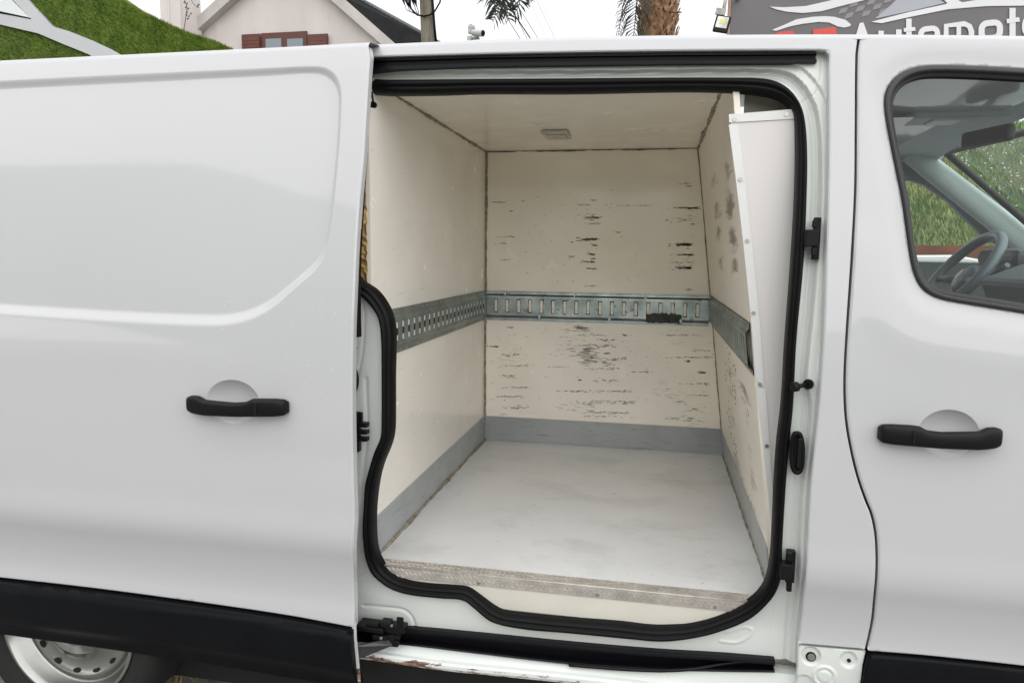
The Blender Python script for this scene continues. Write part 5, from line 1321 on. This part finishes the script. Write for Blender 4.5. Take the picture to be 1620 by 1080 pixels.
fr_px(palm, [(1050,-70),(1000,-110),(940,-120),(900,-80)], YPALM, .6, 34, 4); fr_px(palm, [(1050,-70),(1100,-110),(1160,-120),(1200,-70)], YPALM, .6, 34, 5)
bm = bmesh.new(); a, b = on_y(1062, 18, YPALM-.4), on_y(1078, 20, YPALM-.5); add_tube(bm, [a, b], [.03, .012], 6); bm_obj('leaf_stub', bm, BARK, palm)
# second palm: only its hanging frond tips are in view
p2 = on_y(800, -240, 9.0); pq = on_y(1042, 30, 15.5); palm2 = thing('palm_tree', (pq.x, 15.5, 0), 'palm whose dark drooping frond tips hang into the sky above the van', 'palm tree')
def hang(pts, L, n, seed, dr=.22): fr_px(palm2, pts, 9.0, L, int(n*1.7), seed, dr, .015)
hang([(800,-200),(808,-90),(800,-30),(790,8),(786,26)], .42, 30, 21); hang([(830,-190),(826,-80),(818,-20),(822,6),(812,24)], .40, 30, 22); hang([(770,-160),(786,-60),(780,-10),(784,22),(778,36)], .36, 30, 23)
hang([(860,-160),(850,-80),(840,-30),(828,-6)], .38, 24, 24); hang([(800,-200),(790,-100),(796,-20),(800,14),(806,34)], .30, 26, 25)
bm = bmesh.new(); add_tube(bm, [(pq.x, 15.5, 0), (pq.x, 15.5, 5), (pq.x, 15.5, 8.4), (pq.x-.3, 14.6, 9.4), (p2.x+.8, 11.0, 9.3), (p2.x, 9.2, p2.z+.4)], [.2, .19, .18, .14, .06, .03], 16); bm_obj('trunk', bm, BARK, palm2)

# ---- floodlight on its bracket
YFL = 8.0
p = on_y(1142, 39, YFL); q = on_y(1150, -30, YFL)
fl = thing('floodlight', (on_y(1146, 0, YFL).x, YFL+.1, 0), 'black square LED floodlight hanging tilted beside the dark sign', 'floodlight')
rot = Matrix.Rotation(.24, 3, 'Y') @ Matrix.Rotation(-.15, 3, 'Z')
W1 = on_y(1154, 39, YFL).x-on_y(1130, 39, YFL).x; H1 = on_y(1142, 25, YFL).z-on_y(1142, 52, YFL).z
bm = bmesh.new(); add_box(bm, p, (W1*1.0, .05, H1*.96), rot, .008)
fo = bm_obj('housing', bm, PLASTIC, fl)
bm = bmesh.new(); c = p+rot @ Vector((0, -.027, H1*.08)); add_box(bm, c, (W1*.76, .006, H1*.66), rot, .002); bm_obj('reflector', bm, mat('reflector', (.55, .56, .50), .25, metal=.5, var=.4, vscale=9), fo)
bm = bmesh.new(); c = p+rot @ Vector((0, -.0315, H1*.12)); add_box(bm, c, (W1*.36, .004, H1*.26), rot, .001); bm_obj('led_chip', bm, mat('led', (.62, .62, .25), .4), fo)
bm = bmesh.new(); u1 = on_y(1143, 24, YFL+.02); add_box(bm, on_y(1140, 19, YFL+.02), (.12, .03, .08), rot, .004); add_tube(bm, [u1, on_y(1148, 0, YFL+.05), on_y(1150, -14, YFL+.05)], .022, 8)
add_tube(bm, [on_y(1150, -14, YFL+.05), Vector((on_y(1150, -14, YFL+.05).x, YFL+.1, 0))], .03, 10) if False else None
bm_obj('bracket', bm, mat('bracket_metal', (.45, .42, .40), .6, metal=.4, var=.4, vscale=12), fl)
bm = bmesh.new(); v = on_y(1150, -14, YFL+.05); xx = on_y(1175, 30, YFL+.55).x
add_tube(bm, [v, Vector((xx, YFL+.55, v.z)), Vector((xx, YFL+.55, 0))], .03, 10); bm_obj('post', bm, GREYM, fl)

# ---- dealer sign
YSG = 8.4
SIGN = mat('sign_grey', (0.115, 0.105, 0.115), 0.45, var=.12, vscale=.9)
SILV = mat('sign_silver', (0.62, 0.62, 0.64), 0.5, var=.05, vscale=1); SREDM = mat('sign_red', (0.55, 0.055, 0.045), 0.5)
a = on_y(1157, 0, YSG); b = on_y(1157, 200, YSG); zb_s = b.z
sign = thing('dealer_sign', (a.x+2.4, YSG, 0), 'large dark grey dealer sign reading Automoto in silver with swooshes', 'sign')
xs0, xs1 = a.x, a.x+5.2
solid('sign_board', [(xs0, YSG, on_y(1157, 90, YSG).z), (xs1, YSG, on_y(1157, 90, YSG).z), (xs1, YSG, a.z+1.2), (xs0, YSG, a.z+1.2)], (0, .12, 0), SIGN, sign)
bm = bmesh.new(); prism(bm, [(xs0-.03, YSG-.01, on_y(1157, 90, YSG).z), (xs0-.002, YSG-.01, on_y(1157, 90, YSG).z), (xs0-.002, YSG-.01, a.z+1.2), (xs0-.03, YSG-.01, a.z+1.2)], (0, .14, 0)); bm_obj('frame_edge', bm, mat('copper_edge', (.35, .2, .14), .5), sign)
for x in (xs0+.35, xs1-.2): box_obj('post', (x, YSG+.25, 1.9), (.12, .12, 3.8), GREYM, sign)
sg = lambda pts, m, nm, dy=-.012, th=.012: solid(nm, [on_y(x_, y_, YSG+dy) for x_, y_ in pts], (0, th, 0), m, sign)
sg([(1217,11),(1240,12),(1275,10),(1310,2),(1340,-6),(1400,-24),(1420,-14),(1370,0),(1330,10),(1300,18),(1270,21),(1245,19),(1228,15)], SILV, 'swoosh')
sg([(1221,48),(1240,40),(1260,31),(1285,27),(1305,26),(1320,27),(1338,32),(1346,39),(1345,42),(1335,44),(1325,42),(1312,36),(1295,35),(1270,38),(1250,42),(1228,49)], SILV, 'swoosh')
sg([(1378,35),(1395,37),(1440,27),(1500,15),(1560,10),(1640,9),(1700,12),(1700,-30),(1560,-10),(1548,0),(1522,4),(1500,-8),(1486,-6),(1499,5),(1497,7),(1440,19)], SILV, 'swoosh')
sg([(1384,30),(1410,8),(1424,-6),(1480,-4),(1495,5),(1440,18)], mat('sign_blade', (.33, .34, .38), .5, var=.1, vscale=1), 'blade_shape', -.008, .008)
GY2 = mat('flag_grey', (.20, .19, .20), .5)
rnd = random.Random(3)
for i in range(6):
    for j in range(4):
        if (i+j) % 2: continue
        x0_ = 1338+i*13.5+j*(-4.0); y0_ = -6+j*9.2-i*1.6+2
        q = [(x0_, y0_), (x0_+12.5, y0_-3), (x0_+8, y0_+5.5), (x0_-4.5, y0_+8.8)]
        sg(q, GY2, 'flag_square', -.006, .006)
def ribbon(path, wdt, m, nm, closed=False, dy=0):
    pts = np.array(path, float); n = len(pts); L, R = [], []
    for i in range(n):
        a_ = pts[(i-1) % n] if (closed or i > 0) else pts[i]; b_ = pts[(i+1) % n] if (closed or i < n-1) else pts[i]
        t = b_-a_; t = t/(np.linalg.norm(t)+1e-9); nn = np.array([-t[1], t[0]])
        L.append(pts[i]+nn*wdt/2); R.append(pts[i]-nn*wdt/2)
    bm = bmesh.new(); Y0 = YSG-.018-dy
    VL = [bm.verts.new(on_y(*p, Y0)) for p in L]; VR = [bm.verts.new(on_y(*p, Y0)) for p in R]
    BL = [bm.verts.new(on_y(*p, Y0)+Vector((0, .016, 0))) for p in L]; BR = [bm.verts.new(on_y(*p, Y0)+Vector((0, .016, 0))) for p in R]
    k = n if closed else n-1
    for i in range(k):
        j = (i+1) % n; bm.faces.new((VL[i], VL[j], VR[j], VR[i])); bm.faces.new((VL[i], BL[i], BL[j], VL[j])); bm.faces.new((VR[j], BR[j], BR[i], VR[i]))
    if not closed:
        bm.faces.new((VL[0], VR[0], BR[0], BL[0])); bm.faces.new((VL[-1], BL[-1], BR[-1], VR[-1]))
    bmesh.ops.recalc_face_normals(bm, faces=bm.faces[:]); return bm_obj(nm, bm, m, sign)
base = lambda x: 82-.10*(x-1408)          # base line of the word
def rr_path(x0, x1, ytop, r_, up=True):
    pts = []
    yb_ = base((x0+x1)/2)-4; sl = -.10
    T = lambda x, y: (x, y+sl*(x-x0))
    for cx, cy, a0 in ((x1-r_, ytop+r_, -90), (x1-r_, yb_-r_+0, 0), (x0+r_, yb_-r_, 90), (x0+r_, ytop+r_, 180)):
        for k in range(6): a = math.radians(a0+k*18); pts.append(T(cx+r_*math.cos(a), cy+r_*math.sin(a)))
    return pts
W8 = 8.5
sg([(1345,base(1345)),(1360,37),(1366,36),(1383,base(1383)),(1374,base(1374)),(1370,66),(1357,67),(1353,base(1353))], SILV, 'letter', -.018, .016)
ribbon([(1394,49),(1394,76),(1399,82),(1416,80),(1422,75),(1422,47)], W8, SILV, 'letter')
ribbon([(1438,30),(1438,74),(1444,79),(1450,78)], W8, SILV, 'letter'); ribbon([(1430,48),(1448,46)], 6, SILV, 'letter', dy=.003)
ribbon(rr_path(1457, 1483, 47, 8), W8, SILV, 'letter', True)
ribbon([(1497,78),(1497,41),(1526,38),(1534,42),(1537,50),(1537,72)], W8, SILV, 'letter'); ribbon([(1517,76),(1517,42)], 7, SILV, 'letter', dy=.003)
ribbon(rr_path(1553, 1582, 38, 9), W8+1, SILV, 'letter', True)
ribbon([(1602,13),(1602,58),(1608,64),(1616,62)], W8+1, SILV, 'letter'); ribbon([(1593,34),(1613,31)], 7, SILV, 'letter', dy=.003)
ribbon(rr_path(1622, 1652, 30, 9), W8+1, SILV, 'letter', True)
sg([(1286,47),(1322,43),(1325,60),(1318,74),(1298,76),(1298,92),(1288,92)], SREDM, 'letter', -.018, .016)
sg([(1226,54),(1232,51),(1254,49),(1258,56),(1258,92),(1224,94)], SREDM, 'letter', -.018, .016)

# ---- parked car seen low through the cab glass, and a low wall behind it
CARP = mat('car_silver', (0.50, 0.52, 0.53), 0.3, coat=.6, metal=.3)
p = on_y(1462, 425, 6.0)
car = thing('parked_car', (p.x+.6, 6.6, 0), 'silver hatchback parked beyond the cab window', 'car')
def ext(name, prof, y0, y1, m, parent, bev=.05):
    bm = bmesh.new(); prism(bm, [(x, y0, z) for x, z in prof], (0, y1-y0, 0)); bmesh.ops.recalc_face_normals(bm, faces=bm.faces[:])
    es = [e for e in bm.edges if e.calc_face_angle(0) > .9]
    bmesh.ops.bevel(bm, geom=es, offset=bev, segments=3, affect='EDGES', profile=.6); return bm_obj(name, bm, m, parent, smooth=False)
cx0 = p.x-1.2
ext('body', [(cx0, .25), (cx0+3.9, .25), (cx0+3.95, .62), (cx0+3.8, .80), (cx0+2.9, .98), (cx0+.2, 1.0), (cx0-.05, .75)], 6.0, 7.6, CARP, car)
ext('cabin', [(cx0+.1, .98), (cx0+2.75, .97), (cx0+2.0, 1.36), (cx0+1.5, 1.41), (cx0+.6, 1.39), (cx0+.3, 1.28)], 6.12, 7.48, mat('car_glass', (.03, .04, .038), .15), car, .04)
ext('car_roof', [(cx0+.45, 1.355), (cx0+1.95, 1.345), (cx0+1.5, 1.425), (cx0+.6, 1.405)], 6.10, 7.50, CARP, car, .02)
for wx in (cx0+.65, cx0+3.15):
    bm = bmesh.new(); add_lathe(bm, (wx, 5.99, .31), (0, 1, 0), [(.0, .0), (.19, .0), (.21, -.01), (.29, -.01), (.31, .02), (.31, .2)], 32); wo_ = bm_obj('wheel', bm, TYRE, car)
    bm = bmesh.new(); add_lathe(bm, (wx, 5.975, .31), (0, 1, 0), [(.0, -.01), (.05, -.01), (.17, .01), (.19, -.004), (.195, .01)], 32); bm_obj('rim', bm, SILVER, wo_)
BRK = mat('red_brown_earth', (0.17, 0.055, 0.022), 0.9, var=.5, vscale=3)
w0 = on_y(1440, 388, 8.6).z; w1 = on_y(1440, 401, 8.6).z
o = box_obj('retaining_wall', (9, 8.75, w0/2), (16, .3, w0), BRK); tagtop(o, 'low red-brown retaining wall at the foot of the green bank', 'wall')
vs, fs = [], []
for k in range(9000):
    x = random.uniform(2.0, 9); y = random.uniform(8.0, 8.55); L = random.uniform(.8, 1.0)*(w1)
    a = random.uniform(0, 6.28); b = len(vs); vs += [(x, y, 0), (x+.03, y, 0), (x+math.cos(a)*.12, y+math.sin(a)*.08, L)]; fs.append((b, b+1, b+2))
me = bpy.data.meshes.new('verge_grass'); me.from_pydata(vs, [], fs); me.update()
tagtop(link('verge_grass', me, mat('verge_grass', (.16, .20, .035), .8, var=.4, vscale=2)), 'tall yellow-green grass strip in front of the retaining wall', 'grass', 'stuff')
# dry grass tufts under the van
vs, fs = [], []
for px, py, n in ((266,1070,60), (2,1076,40)):
    c = on_z(px, py, .0)
    for k in range(n):
        x = c.x+random.gauss(0, .045); y = c.y+random.gauss(0, .05); L = random.uniform(.03, .10); a = random.uniform(0, 6.28)
        b = len(vs); vs += [(x-.004, y, 0), (x+.004, y, 0), (x+math.cos(a)*L*.6, y+math.sin(a)*L*.6, L)]; fs.append((b, b+1, b+2))
me = bpy.data.meshes.new('dry_grass'); me.from_pydata(vs, [], fs); me.update()
tagtop(link('dry_grass', me, mat('dry_grass', (.34, .26, .13), .9)), 'dry grass tufts on the ground under the van', 'grass', 'stuff')
